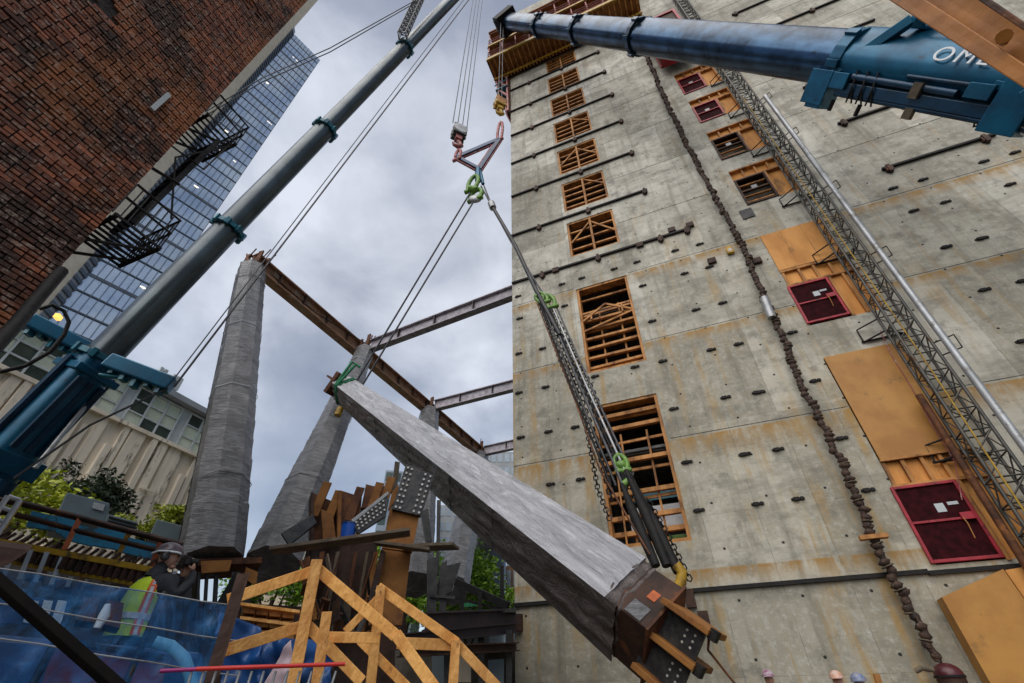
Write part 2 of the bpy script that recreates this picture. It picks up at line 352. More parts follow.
M['blued'] = mat('crane_deep_blue', (.006, .045, .10), (.004, .025, .055), 1.6, .3, .2, bump=.06)
M['teal'] = mat('crane_teal', (.01, .15, .21), (.006, .09, .14), 2.5, .4, .1, bump=.1)
M['boomg'] = mat('boom_grey', (.075, .10, .115), (.045, .06, .07), .8, .30, .35, bump=.08, c3=(.06, .075, .08), s3=1.6, t3=.62)
M['boomn'] = mat('boom_navy', (.035, .075, .135), (.010, .022, .042), .9, .25, .75, bump=.06, c3=(.015, .02, .03), s3=1.2, t3=.6)
M['chrome'] = mat('chrome', (.6, .63, .66), (.45, .47, .5), 2, .12, 1, rvar=.05)
M['rope'] = mat('steel_rope', (.10, .10, .11), (.055, .055, .06), 8, .5, .4)
M['alu'] = mat('pale_pipe', (.42, .43, .44), (.30, .31, .32), 2, .4, .4, c3=(.2, .19, .17), s3=3)
M['galv'] = mat('mast_steel', (.075, .075, .07), (.14, .135, .12), 3, .5, .4, c3=(.10, .055, .025), s3=3)
M['yell'] = mat('yellow_paint', (.55, .33, .02), (.35, .19, .015), 4, .5, c3=(.10, .07, .03), s3=4)
M['orange'] = mat('orange_paint', (.55, .12, .02), (.35, .07, .015), 4, .5)
M['green'] = mat('green_shackle', (.16, .33, .045), (.09, .2, .03), 5, .4)
M['greensling'] = mat('green_sling', (.02, .20, .09), (.01, .12, .05), 8, .8)
M['pink'] = mat('faded_red_steel', (.42, .14, .13), (.26, .08, .075), 3, .55, .1, c3=(.5, .42, .40), s3=4)
M['white'] = mat('white_paint', (.75, .76, .78), (.6, .61, .63), 3, .5)
M['hose'] = mat('brown_wrapped_hose', (.075, .036, .022), (.02, .013, .011), 8, .7, bump=.7, c3=(.22, .15, .10), s3=9, t3=.6)
M['cream'] = mat('cream_stone', (.80, .68, .50), (.70, .58, .43), .6, .8, bump=.1)
M['precast'] = mat('precast_panel', (.82, .72, .57), (.62, .54, .43), .7, .85, bump=.3, stretch=(1, 1, .25), c3=(.13, .115, .095), s3=1.2, t3=.56)
M['greypanel'] = mat('grey_metal_panel', (.36, .38, .41), (.29, .31, .34), .8, .5)
M['glass'] = mat('blue_curtain_glass', (.78, .88, .97), (.50, .63, .82), .10, .12, .35, rvar=.04)
M['mull'] = mat('dark_mullion', (.08, .10, .13), (.12, .15, .19), 1, .5)
M['gglass'] = mat('green_window_glass', (.07, .10, .085), (.035, .055, .05), .9, .12, .3, rvar=.05)
M['pgreen'] = mat('pane_reflection', (.62, .68, .55), (.5, .56, .45), 1.1, .6)  # brightness of reflecting panes put into the colour
M['frame'] = mat('pale_window_frame', (.52, .56, .58), (.44, .48, .5), 1, .6)
M['contain'] = mat('grey_container', (.16, .215, .24), (.12, .165, .185), 1, .55, bump=.1)
M['bluepanel'] = mat('blue_hoarding', (.015, .28, .48), (.01, .18, .34), .9, .5, c3=(.03, .08, .10), s3=2)
M['leaf'] = mat('yellow_green_leaf', (.42, .46, .03), (.22, .28, .02), 1.3, .6, detail=3)
M['leafg'] = mat('bright_green_leaf', (.26, .46, .03), (.13, .28, .02), 1.3, .6, detail=3)
M['leafd'] = mat('dark_green_leaf', (.03, .055, .018), (.016, .03, .01), 1.3, .6, detail=3)
M['bark'] = mat('bark', (.08, .055, .04), (.04, .028, .02), 6, .9, bump=.6)
M['asphalt'] = mat('asphalt', (.05, .05, .052), (.035, .035, .036), 2, .9, bump=.4)
M['dirt'] = mat('site_ground', (.13, .11, .09), (.08, .068, .055), 1, .95, bump=.6)
M['farglass'] = mat('pale_far_glass', (.26, .31, .36), (.2, .25, .3), .3, .25, .2)
M['farwhite'] = mat('pale_far_wall', (.40, .42, .43), (.34, .36, .37), .4, .8)
M['tanbrick'] = mat('tan_brick', (.24, .13, .07), (.18, .095, .05), 1.2, .85)
M['darkround'] = mat('dark_tinted_glass', (.05, .055, .06), (.03, .035, .04), .5, .15, .5)
M['skin'] = mat('skin', (.50, .27, .19), (.44, .23, .16), 8, .55)
M['jacket'] = mat('black_jacket', (.018, .02, .026), (.03, .032, .04), 8, .8, bump=.4)
M['vest'] = mat('lime_vest', (.66, .85, .03), (.5, .7, .02), 5, .7, bump=.2)
M['vorange'] = mat('orange_tape', (.95, .18, .04), (.6, .1, .03), 6, .7)
M['silver'] = mat('silver_tape', (.62, .63, .66), (.45, .46, .5), 12, .4, .3)
M['maroon'] = mat('maroon_panel', (.11, .012, .035), (.065, .008, .022), 1.5, .4)
M['cobalt'] = mat('cobalt_machine', (.008, .05, .16), (.005, .03, .10), 1.5, .35)
M['helmet'] = mat('dark_sticker_helmet', (.07, .02, .025), (.14, .13, .15), 9, .3, c3=(.03, .03, .04), s3=8)
M['mask'] = mat('maroon_dome', (.10, .015, .02), (.06, .01, .014), 3, .35)
M['plank'] = mat('scaffold_plank', (.15, .115, .075), (.09, .07, .05), 4, .8, bump=.5)
M['greyedge'] = mat('cut_steel_edge', (.33, .34, .35), (.22, .23, .24), 4, .5, .3)
def emit(name, c, s):
    m = bpy.data.materials.new(name); m.use_nodes = True; b = m.node_tree.nodes['Principled BSDF']
    b.inputs['Base Color'].default_value = (*c, 1); b.inputs['Emission Color'].default_value = (*c, 1); b.inputs['Emission Strength'].default_value = s; return m
M['lamp'] = emit('lit_lamp', (1, .92, .8), .6)
M['warm'] = emit('warm_lit_window', (1, .55, .12), .8)
def net_mat():
    m = bpy.data.materials.new('blue_net'); m.use_nodes = True; t = m.node_tree; b = t.nodes['Principled BSDF']; o = t.nodes['Material Output']
    co = t.nodes.new('ShaderNodeTexCoord').outputs['Object']
    c = nmix(t, nrange(t, nnoise(t, nmap(t, co, (1, 1, 3)), 1.6, 6, .6, .8), .4, .6), (.012, .09, .27), (.025, .20, .50)); t.links.new(c, b.inputs['Base Color']); b.inputs['Roughness'].default_value = .45
    tr = t.nodes.new('ShaderNodeBsdfTransparent'); ms = t.nodes.new('ShaderNodeMixShader'); tr.inputs[0].default_value = (.75, .88, 1, 1)
    f = nrange(t, nnoise(t, nmap(t, co, (2, 2, 1)), 3.0, 9, .72, 1.2), .40, .60, .14, .60)
    t.links.new(f, ms.inputs[0]); t.links.new(tr.outputs[0], ms.inputs[1]); t.links.new(b.outputs[0], ms.inputs[2]); t.links.new(ms.outputs[0], o.inputs['Surface'])
    return m
M['net'] = net_mat()
def glass_clear():
    m = bpy.data.materials.new('net_red'); return m

# ---------------------------------------------------------------- ground
g = MB().add([(-400, -300, -.02), (400, -300, -.02), (400, 500, -.02), (-400, 500, -.02)], [(0, 1, 2, 3)]).build('ground', M['dirt']); kind(g, 'structure')
g = MB().add([(-60, 60, .0), (60, 60, .0), (60, 72, .0), (-60, 72, .0)], [(0, 1, 2, 3)]).build('road', M['asphalt']); kind(g, 'structure')

# ================================================================ CONCRETE TOWER
tower = thing('concrete_tower', 'tall bare concrete tower core with shored window openings and rust stains', 'tower', C0, -AZ)
wins = [(3.3, 5.75, 4.95, 10.15), (3.3, 5.7, 11.7, 16.6)] + [(3.25, 5.78, 18.98 + 3.86 * i, 21.75 + 3.86 * i) for i in range(6)]
wins += [(3.3, 5.85, 42.15, 44.7)]
rws = [(11.4, 13.7, 14.35 - 2.8, 16.5, 'p'), (11.25, 13.45, 3.75, 10.1, 'q')] + [(11.55, 13.75, z0, z1, 'g') for z0, z1 in ((18.7, 21.5), (22.6, 25.4), (26.6, 29.3), (30.3, 33.15))]
UW, ZT = 30.0, 62.0
def facade(mb, holes, u0, u1, z0, z1, depth):
    us = sorted({u0, u1} | {h[0] for h in holes} | {h[1] for h in holes}); zs = sorted({z0, z1} | {h[2] for h in holes} | {h[3] for h in holes})
    for i in range(len(us) - 1):
        for j in range(len(zs) - 1):
            cu, cz = (us[i] + us[i + 1]) / 2, (zs[j] + zs[j + 1]) / 2
            if any(h[0] < cu < h[1] and h[2] < cz < h[3] for h in holes): continue
            mb.add([W(us[i], zs[j]), W(us[i + 1], zs[j]), W(us[i + 1], zs[j + 1]), W(us[i], zs[j + 1])], [(0, 1, 2, 3)])
    for a, b, c, d in [h[:4] for h in holes]:
        for p, q in (((a, c), (b, c)), ((b, c), (b, d)), ((b, d), (a, d)), ((a, d), (a, c))):
            mb.add([W(*p), W(*q), W(*q, -depth), W(*p, -depth)], [(0, 1, 2, 3)])
mb = MB(); facade(mb, [x[:4] for x in wins] + [x[:4] for x in rws], 0, UW, -.3, ZT, .55)
mb.add([W(0, -.3), W(0, ZT), W(0, ZT, -24), W(0, -.3, -24)], [(0, 1, 2, 3)])       # side wall
mb.add([W(0, ZT), W(UW, ZT), W(UW, ZT, -24), W(0, ZT, -24)], [(0, 1, 2, 3)])
mb.add([W(UW, -.3), W(UW, ZT), W(UW, ZT, -24), W(UW, -.3, -24)], [(0, 1, 2, 3)]); mb.add([W(0, -.3, -24), W(0, ZT, -24), W(UW, ZT, -24), W(UW, -.3, -24)], [(0, 1, 2, 3)])
mb.build('wall', M['conc'], tower)
# dark joints (thin dark strips stand in for the recess shadow), ledges
def ledge(u0, u1, z, h=.05, o=.02, m_='dark'): MB().wbox(u0, u1, z - h / 2, z + h / 2, -.05, o).build('joint_strip', M[m_], tower)
ledge(0, 11.0, 3.62, .10, .10, 'black'); ledge(11.0, 30, 3.58, .10, .08, 'black')
for a, b in ((0, 3.2), (5.85, 11.2), (13.8, 30)): ledge(a, b, 8.28, .018, .008)
for a, b in ((0, 3.2), (5.8, 11.3), (13.8, 30)): ledge(a, b, 12.62, .016, .008)
for a, b in ((0, 3.2), (5.8, 11.3), (13.8, 30)): ledge(a, b, 16.7, .016, .008)
for z in (20.4, 24.3, 28.3, 32.2, 36.2, 40.1, 44.1): ledge(6.0, 10.3, z, .02, .008); ledge(14.0, 30, z, .02, .008)
# interior niches and slabs
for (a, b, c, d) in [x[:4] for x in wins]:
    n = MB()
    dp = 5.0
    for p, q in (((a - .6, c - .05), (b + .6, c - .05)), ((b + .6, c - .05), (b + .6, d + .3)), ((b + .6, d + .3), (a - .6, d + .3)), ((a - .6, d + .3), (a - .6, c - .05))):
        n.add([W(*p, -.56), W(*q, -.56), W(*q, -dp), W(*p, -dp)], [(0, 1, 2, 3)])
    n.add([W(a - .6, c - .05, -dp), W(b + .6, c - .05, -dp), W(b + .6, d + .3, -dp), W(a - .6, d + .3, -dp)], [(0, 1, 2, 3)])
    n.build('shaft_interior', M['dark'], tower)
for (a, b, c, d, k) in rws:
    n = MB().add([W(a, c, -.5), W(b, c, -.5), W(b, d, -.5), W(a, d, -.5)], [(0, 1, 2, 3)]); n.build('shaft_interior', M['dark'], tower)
# shored windows
def wb(mb_, u0, z0, u1, z1, t, o, dpt=.09):      # timber between two wall points, o = centre offset
    p, q = W(u0, z0, o), W(u1, z1, o); return mb_.beam(p, q, t, dpt, V)
for i, (a, b, c, d) in enumerate(wins):
    f = MB(); t = .11
    f.wbox(a + .003, a + t, c, d, -.45, -.04); f.wbox(b - t, b - .003, c, d, -.45, -.04); f.wbox(a + t, b - t, d - t, d - .003, -.45, -.04); f.wbox(a + t, b - t, c + .003, c + t, -.45, -.04)
    fr = f.build('window_frame', M['stud'], tower)
    s = MB(); h = d - c
    if i >= 2:
        n = 4 if i != 2 else 3
        for k in range(1, n + 1): z = c + h * k / (n + 1); wb(s, a + t, z, b - t, z, .10, -.22, .12)
        wb(s, (a + b) / 2, c + t, (a + b) / 2, d - t, .11, -.08, .08)
        if i in (2, 4):
            wb(s, a + t, c + h * .42, (a + b) / 2 - .06, d - .35, .09, -.12, .07); wb(s, (a + b) / 2 + .06, d - .35, b - t, c + h * .42, .09, -.12, .07)
        if i in (3, 5): wb(s, (a + b) / 2 + .06, d - t, b - t, c + h * .6, .08, -.12, .07)
    elif i == 1:
        for k in range(6): z = c + .35 + .52 * k; wb(s, a + t, z, b - t, z + (.0 if k % 2 else .05), .11, -.25, .14)
        m_ = (a + b) / 2; wb(s, a + t, d - 2.0, m_, d - 1.3, .09, -.1, .07); wb(s, m_, d - 1.3, b - t, d - 2.0, .09, -.1, .07); wb(s, a + t, d - 1.55, b - t, d - 1.5, .09, -.14, .07)
        wb(s, a + t, d - 2.6, b - t, d - 2.1, .08, -.1, .07); wb(s, a + .5, d - 2.0, a + .5, d - 1.6, .07, -.1, .07); wb(s, b - .5, d - 2.0, b - .5, d - 1.55, .07, -.1, .07)
    else:
        for z in (c + .45, c + .95, c + 1.75, c + 2.9, c + 4.2, c + 4.75): wb(s, a + t, z, b - t, z + .03, .14, -.28, .16)
        wb(s, a + .5, c + .1, a + .55, c + 2.9, .05, -.15, .05)
    if i < 2:
        for kk_ in range(5): z = c + .5 + (h - 1.0) * kk_ / 4; wb(s, a + t, z, b - t, z + .06 * (kk_ % 2), .09, -.42, .09)
        for uu in (a + .8, b - .7): wb(s, uu, c + t, uu + .05, d - 1.2, .07, -.37, .06)
    each(s, 'shoring_timber', M['stud'], fr)
    if i < 2:
        dk = MB()
        for q in range(26):
            uu = -.8 - q * .15
            dk.wbox(a + .0, b - .0, d - 1.05 - (.05 if q % 2 else 0) if i == 1 else d - 1.75 - (.05 if q % 2 else 0), d - .95 if i == 1 else d - 1.65, uu, uu - .15)
        dk.build('floor_deck', M['deck'], fr)
a, b, c, d = wins[0]
MB().wbox(4.1, 5.6, 6.7, 7.0, -1.25, -1.2).build('tarp', M['teal'], tower); MB().wbox(3.9, 5.7, 6.05, 6.5, -1.3, -1.2).build('sheet', M['white'], tower)  # panels stand in for the street and daylight seen through the opening
MB().wbox(3.9, 5.7, 5.68, 5.98, -1.0, -.95).build('sheet', M['white'], tower)  # pale panel stands in for daylight seen through
MB().wbox(4.9, 5.7, 5.0, 5.4, -1.0, -.9).build('tarp', M['green'], tower)  # green panel stands in for the tree seen through
# ledger bars with hangers
def bar(u0, u1, z, br): 
    o = MB().wbox(u0, u1, z - .05, z + .05, .02, .13).build('ledger_bar', M['black'], tower)
    for u in br: MB().wbox(u - .12, u + .12, z - .24, z - .0, .0, .15).wbox(u - .06, u + .06, z - .33, z + .10, .003, .18).build('hanger', M['rustd'], o)
for i in range(7):
    bar(0.02, 8.98 if i == 0 else 7.75, 18.32 + 3.93 * i, (1.7, 4.6, 7.6, 8.8) if i == 0 else (1.7, 4.55, 7.6))
for i in range(7): bar(16.6, 20.4 if i < 2 else 21.6, 18.3 + 3.98 * i, (16.8, 20.0))
# small black form anchors
def q(ox, oy, s, pts): return [(ox + x / s, oy + y / s) for x, y in pts]
anch = q(500, 230, 2.626, [(460,55),(525,38),(360,85),(300,103),(215,127),(163,143),(48,175),(485,115),(550,98),(375,147),(170,200),(52,233),(515,210),(585,192),(400,240),(50,325),(112,312),(180,292),(555,315),(627,300),(428,345),(355,360),(250,385),(50,428),(120,413),(593,440),(676,427),(457,470),(55,545),(128,530),(198,518),(492,610),(642,590),(133,668),(212,655)])
anch += q(760, 230, 2.629, [(490,45),(585,23),(590,158),(690,135),(85,270),(145,397),(215,548),(48,577),(0,427),(690,293)])
anch += q(760, 0, 2.667, [(355,503),(435,480),(597,432),(410,563),(495,540),(667,493),(497,660),(590,637),(680,408)])
anch += q(500, 440, 2.812, [(525,63),(690,40),(560,198),(725,180)]) + q(760, 470, 3.208, [(347,65),(122,93)])
proto = None
for p in anch:
    u, z = onwall(*p)
    if any(x[0] - .1 < u < x[1] + .1 and x[2] < z < x[3] for x in wins): continue
    if proto is None:
        k = MB(); k.wbox(u - .18, u + .17, z - .035, z + .035, .0, .045); k.wbox(u - .13, u + .03, z - .055, z + .05, .003, .08); k.wbox(u + .06, u + .15, z - .045, z + .05, .003, .06)
        proto = k.build('form_anchor', M['black'], tower, bevel=.012); pu, pz = u, z
    else: shift_copy(proto, U * (u - pu) + Z * (z - pz))
# hanger plates along the lower left
for (x, y) in ((519, 622), (612, 597), (690, 598), (500+575/2.812*1, 620)):
    u, z = onwall(x, y); MB().wbox(u - .13, u + .13, z - .25, z + .2, .0, .16).build('embed_plate', M['rustd'], tower)
for (x, y) in ((672, 231), (556, 271), (640, 246), (712, 262), (690, 226), (757, 262)):
    u, z = onwall(x, y); MB().wbox(u - .16, u + .16, z - .14, z + .14, .0, .14).build('embed_plate', M['rustd'], tower, bevel=.01)
# ---- right-hand column of timbered openings
for (a, b, c, d, k) in rws:
    if k == 'g':
        f = MB(); gz = c + .02; gt = d - (d - c) * .30; gu = a + 1.32
        f.wbox(a, b, gt + .08, d, -.18, -.14); f.wbox(gu + .05, b, c, gt + .06, -.18, -.14)
        pf = f.build('plywood_panel', M['ply'], tower)
        s = MB(); s.wbox(a, b, d - .09, d - .002, -.14, .05); s.wbox(b - .09, b - .002, c, d - .09, -.14, .05); s.wbox(a, b - .09, gt, gt + .09, -.14, .04); s.wbox(gu + .002, gu + .09, c, gt - .002, -.14, .04)
        for j in range(1, 4): uu = a + (b - a) * j / 4; s.wbox(uu - .04, uu + .04, gt + .09, d - .09, -.14, -.02)
        each(s, 'stud', M['stud'], pf)
        isred = c > 26
        g_ = MB(); t = .08
        g_.wbox(a + .005, a + t, gz, gt - .003, -.08, .06); g_.wbox(gu - t, gu - .005, gz, gt - .003, -.08, .06); g_.wbox(a + t, gu - t, gz, gz + t, -.08, .06); g_.wbox(a + t, gu - t, gt - t, gt - .003, -.08, .06)
        g_.wbox(a + t, gu - t, (gz + gt) / 2 - .03, (gz + gt) / 2 + .03, -.07, .05)
        gg = g_.build('mesh_gate', M['red'] if isred else M['rustd'], tower)
        if isred: MB().wbox(a + t, gu - t, gz + t, gt - t, -.05, -.03).build('mesh_infill', M['meshred'], gg)
        else:
            s = MB()
            for j in range(4): s.wbox(a + t, gu - t, gz + .3 + j * .42, gz + .36 + j * .42, -.2, -.1)
            each(s, 'slat', M['stud'], gg)
        MB().wbox((a + gu) / 2 - .12, (a + gu) / 2 + .12, (gz + gt) / 2 + .06, (gz + gt) / 2 + .3, .0, .012).build('notice', M['greyedge'], gg)
def gate(u0, u1, z0, z1):
    g_ = MB(); t = .075
    g_.wbox(u0, u0 + t, z0, z1, -.02, .07); g_.wbox(u1 - t, u1, z0, z1, -.02, .07); g_.wbox(u0 + t, u1 - t, z0, z0 + t, -.02, .07); g_.wbox(u0 + t, u1 - t, z1 - t, z1, -.02, .07)
    zm = z0 + (z1 - z0) * .5; g_.wbox(u0 + t, u1 - t, zm - .03, zm + .03, -.015, .06)
    gg = g_.build('mesh_gate', M['red'], tower, bevel=.008)
    MB().wbox(u0 + t, u1 - t, z0 + t, z1 - t, .0, .015).build('mesh_infill', M['meshred'], gg)
    MB().wbox(u1 - .36, u1 - .1, zm - .05, zm + .12, .06, .12).build('latch', M['red'], gg)
    MB().tube([W(u1 - .35, zm, .13), W(u1 - .33, zm - .15, .14), W(u1 - .36, zm - .5, .13)], .012, 5).build('chain', M['stud'], gg)
    MB().wbox(u0 + (u1 - u0) * .5, u0 + (u1 - u0) * .5 + .2, zm + .2, zm + .42, .016, .024).build('notice', M['frame'], gg)
    MB().wbox(u1 - .45, u1 - .22, zm + .35, zm + .43, .016, .024).build('notice', M['frame'], gg)
gate(11.33, 12.68, 11.62, 13.48); gate(11.15, 12.62, 3.78, 5.7)
# opening one: raw plywood sheet over the top, open studs beside the gate
pl = MB().wbox(11.38, 13.6, 14.38, 16.52, .02, .06).build('plywood_panel', M['ply'], tower)
s = MB()
for uu in (12.1, 12.85): s.wbox(uu - .012, uu + .012, 14.38, 16.5, .061, .064)
s.build('sheet_seam', M['stud'], pl)
pl = MB().wbox(11.4, 13.7, 13.52, 14.36, -.12, -.08).wbox(12.72, 13.7, 11.55, 13.52, -.12, -.08).build('plywood_panel', M['ply'], tower)
s = MB(); s.wbox(11.38, 13.72, 14.26, 14.37, -.08, .05); s.wbox(11.38, 13.72, 13.5, 13.58, -.08, .05)
for uu in (11.45, 12.0, 12.5, 13.0, 13.6): s.wbox(uu - .045, uu + .045, 13.58, 14.26, -.08, .03)
for uu in (12.76, 13.2, 13.64): s.wbox(uu - .045, uu + .045, 11.55, 13.5, -.08, .03)
each(s, 'stud', M['stud'], pl)
# opening two
pl = MB().wbox(11.27, 13.37, 6.47, 10.12, .02, .07).build('plywood_panel', M['plyd'], tower)
MB().wbox(11.25, 13.4, 6.42, 6.47, .0, .1).wbox(12.93, 12.945, 6.47, 10.1, .071, .074).wbox(12.95, 13.36, 8.1, 8.115, .071, .074).build('sheet_seam', M['stud'], pl)
MB().tube([W(*onwall(x_, y_, .1), .1) for x_, y_ in ((880, 330), (890, 352), (912, 388), (932, 425), (955, 462), (962, 500))], .014, 5).build('red_cable', M['pink'], pl)
pl = MB().wbox(11.25, 13.45, 5.72, 6.42, -.12, -.08).wbox(12.65, 13.45, 3.72, 5.72, -.12, -.08).build('plywood_panel', M['ply'], tower)
s = MB(); s.wbox(11.22, 13.48, 5.68, 5.76, -.08, .05)
for uu in (11.3, 11.75, 12.2, 12.62, 13.0, 13.42): s.wbox(uu - .045, uu + .045, 5.76, 6.41, -.08, .04)
for uu in (12.68, 13.0, 13.42): s.wbox(uu - .045, uu + .045, 3.72, 5.67, -.08, .04)
each(s, 'stud', M['stud'], pl)
# plywood lean-to hood at the foot of that column
hd = thing('plywood_enclosure', 'large weathered plywood box against the wall below the lowest red gate', 'enclosure', W(11.6, 0, .6), -AZ)
P = [W(*onwall(942, 597, .5), .5), W(*onwall(1003, 569, .5), .5), W(*onwall(1060, 650, .5), .5), W(*onwall(1075, 760, .5), .5), W(*onwall(1000, 700, .5), .5)]
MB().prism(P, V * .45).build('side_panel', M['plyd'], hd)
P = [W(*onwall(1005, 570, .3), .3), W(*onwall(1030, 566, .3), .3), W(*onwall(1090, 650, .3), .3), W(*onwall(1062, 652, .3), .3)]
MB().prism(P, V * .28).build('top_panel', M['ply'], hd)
# small yellow lamp box and grey plates on the wall
u, z = onwall(730, 252); k = MB().wbox(u - .13, u + .13, z - .18, z + .16, .01, .16).wbox(u - .05, u + .05, z + .16, z + .26, .03, .12)
lb = k.build('wall_lamp_box', M['yell'], None, bevel=.02, loc=W(u, z)); tag(lb, 'small yellow lamp box fixed to the bare concrete beside the brown hose', 'lamp')
MB().wbox(u - .07, u + .07, z - .1, z + .06, .162, .17).build('lens', M['hole'], lb)
u, z = onwall(747, 214); k = MB().wbox(u - .25, u + .25, z - .3, z + .3, .01, .05).build('steel_plate', M['steel'], None, loc=W(u, z)); tag(k, 'flat dark grey plate on the concrete left of the lowest dark gate opening', 'plate')

# ---- climbing formwork platform on top
fp = thing('formwork_platform', 'rust and yellow climbing formwork platform wrapped round the tower top', 'platform', W(0, 42, 0), -AZ)
zb = 45.3
def ring(mb_, z0, z1, o0, o1, umax=11.7, um=-1.4): mb_.wbox(um, umax, z0, z1, o0, o1)
k = MB(); ring(k, zb + .0, zb + .18, .1, 1.9); k.obox(W(-.75, zb + .09, -6), U * .65, V * 6, Z * .09); k.build('deck', M['rustl'], fp)
k = MB()
for i in range(44): uu = -1.35 + i * .3; k.wbox(uu, uu + .12, zb - .75, zb - .002, .25, .42); 
for i in range(30): uu = -1.3 + i * .44; k.wbox(uu, uu + .1, zb - .14, zb - .002, .3, 1.85)
k.build('joist', M['stud'], fp)
k = MB(); k.wbox(-1.4, 11.7, zb - .22, zb + .2, 1.9, 2.02); k.wbox(-1.4, 11.7, zb - .8, zb - .6, .42, .52); k.wbox(-1.4, 11.7, zb + 3.0, zb + 3.25, 1.9, 2.02); each(k, 'edge_beam', M['yell'], fp)
k = MB(); k.wbox(-1.4, 11.7, zb - .75, zb + 5.2, .1, .14); k.build('form_panel', M['rustd'], fp)
k = MB()
for i in range(60): uu = -1.3 + i * .217; k.wbox(uu, uu + .06, zb + .2, zb + 4.9, .14, .24)
k.build('waler', M['rust'], fp)
for i in range(11):
    uu = -1.35 + i * 1.3
    MB().beam(W(uu, zb - .1, 1.85), W(uu, zb + 6.4, 1.85), .1, .1).build('post', M['pink'], fp)
k = MB()
for z in (.6, 1.1, 1.6, 3.6, 4.1, 4.6, 6.3): k.tube([W(-1.4, zb + z, 1.95), W(11.7, zb + z, 1.95)], .035, 5)
each(k, 'guard_rail', M['pink'], fp)
k = MB(); k.wbox(-1.4, 11.7, zb + 3.05, zb + 3.2, .1, 1.85); k.wbox(-1.4, 11.7, zb + 6.4, zb + 6.6, .1, 2.1); k.build('upper_deck', M['rustl'], fp)
k = MB()
for i in range(20):
    o = -i * .6; k.beam(W(-1.45, zb - .1, o), W(-1.45, zb + 6.4, o), .08, .08)
k.wbox(-1.5, -1.4, zb + 3, zb + 3.2, -12, 1.9); k.wbox(-1.5, -1.4, zb, zb + .25, -12, 1.9)
each(k, 'side_post', M['rust'], fp)
# hanging trailing stage at the left corner
k = MB()
for (a, b) in (((-.25, zb), (-.1, zb - 7.5)), ((-1.3, zb), (-.9, zb - 4.4)), ((-.9, zb - 4.4), (-.2, zb - 7.5)), ((-1.3, zb - .1), (-.2, zb - 3.0)), ((-1.1, zb - 2.6), (-.2, zb - 4.6))):
    k.beam(W(*a, .3), W(*b, .3), .13, .13); k.beam(W(*a, -1.2), W(*b, -1.2), .11, .11)
for z in (zb - 2, zb - 4.3, zb - 6.3): k.beam(W(-.25, z, .3), W(-.25, z, -1.2), .09, .09); 
each(k, 'hanging_bar', M['pink'], fp)
k = MB(); k.wbox(-.3, -.05, zb - 7.4, zb, -1.0, .1); k.build('hanging_panel', M['rust'], fp)
k = MB(); k.wbox(-1.2, -.1, zb - 3.1, zb - 2.95, -1.2, .5); k.tube([W(-1.3, zb - 2.2, .5), W(-.1, zb - 1.9, .5)], .05, 5); k.build('hanging_deck', M['teal'], fp)

# ---- hoist mast and cage
hm = thing('hoist_mast', 'long dark lattice hoist mast with pale pipe climbing the concrete wall', 'mast', W(13.9, 0, 1), -AZ)
uL, uR, oA, oB = 12.95, 13.58, .45, .95
def WM(u, z, o=0): return W(u + .027 * (z - 5), z, o)
ZM = 47
for (uu, oo) in ((uL, oA), (uR, oA), (uL, oB), (uR, oB)): MB().tube([WM(uu, 1, oo), WM(uu, ZM, oo)], .042, 6).build('rail', M['galv'], hm)
n = int((ZM - 1) / .62); MUZ = []
def bay(i):
    k = MB(); z = 1 + i * .62; z2 = z + .62
    for (p, q_) in (((uL, oA), (uR, oA)), ((uR, oA), (uR, oB)), ((uR, oB), (uL, oB)), ((uL, oB), (uL, oA))):
        k.tube([WM(p[0], z, p[1]), WM(q_[0], z, q_[1])], .024, 4, caps=False)
        a_, b_ = (p, q_) if i % 2 else (q_, p); k.tube([WM(a_[0], z, a_[1]), WM(b_[0], z2, b_[1])], .021, 4, caps=False)
    return k.build('lattice_bay', M['galv'], hm)
b0_, b1_ = bay(0), bay(1)
for i in range(2, n): shift_copy(b1_ if i % 2 else b0_, WM(0, (i - i % 2) * .62) - WM(0, 0))
MB().tube([WM(13.80, 1, 1.15), WM(13.80, 25.0, 1.15)], .095, 12).build('pipe', M['alu'], hm)
MB().tube([WM(13.05, 1, 1.0), WM(13.12, 9, 1.05), WM(13.1, 16, 1.0), WM(13.0, 26, 1.0)], .022, 6).build('yellow_cable', M['yell'], hm)
MB().tube([WM(12.75, 1, .5), WM(12.75, 8.0, .5)], .09, 10).build('brown_pipe', M['rust'], hm)
for z in (6.2, 10.4, 14.2, 17.9, 22.0, 26.0, 30.0):
    k = MB()
    k.tube([WM(uL, z, oA), WM(uL - .55, z, .02)], .03, 5); k.tube([WM(uR, z, oA), WM(uR + .0, z, .02)], .03, 5); k.tube([WM(uL, z, oA), WM(uR, z, .02)], .03, 5); k.tube([WM(uL - .6, z - .0, .05), WM(uR + .05, z, .05)], .035, 5); k.tube([WM(uL - .55, z, .05), WM(uL - .55, z + .5, .05), WM(uL, z + .5, oA)], .028, 5)
    each(k, 'wall_tie', M['black'], hm)
for z in (5.4, 9.2, 13.1, 17.1, 21.4, 25.0):
    k = MB(); k.tube([WM(uR, z + .1, oB), WM(uR + .45, z + .1, oB + .25), WM(uR + .43, z - .35, oB + .25), WM(uR, z - .35, oB)], .022, 5)
    k.build('pipe_bracket', M['black'], hm)
hc = thing('hoist_cage', 'dark red boxed hoist cage hanging on the mast high behind the navy boom', 'hoist cage', W(12, 33.6, .6), -AZ)
k = MB(); k.wbox(11.0, 12.9, 33.9, 38.2, .55, 1.9); k.build('cage_body', M['rustd'], hc)
k = MB()
for (a, b, c, d) in ((10.95, 11.12, 33.8, 38.3), (12.8, 12.95, 33.8, 38.3)): k.wbox(a, b, c, d, 1.86, 2.0); k.wbox(a, b, c, d, .5, .62)
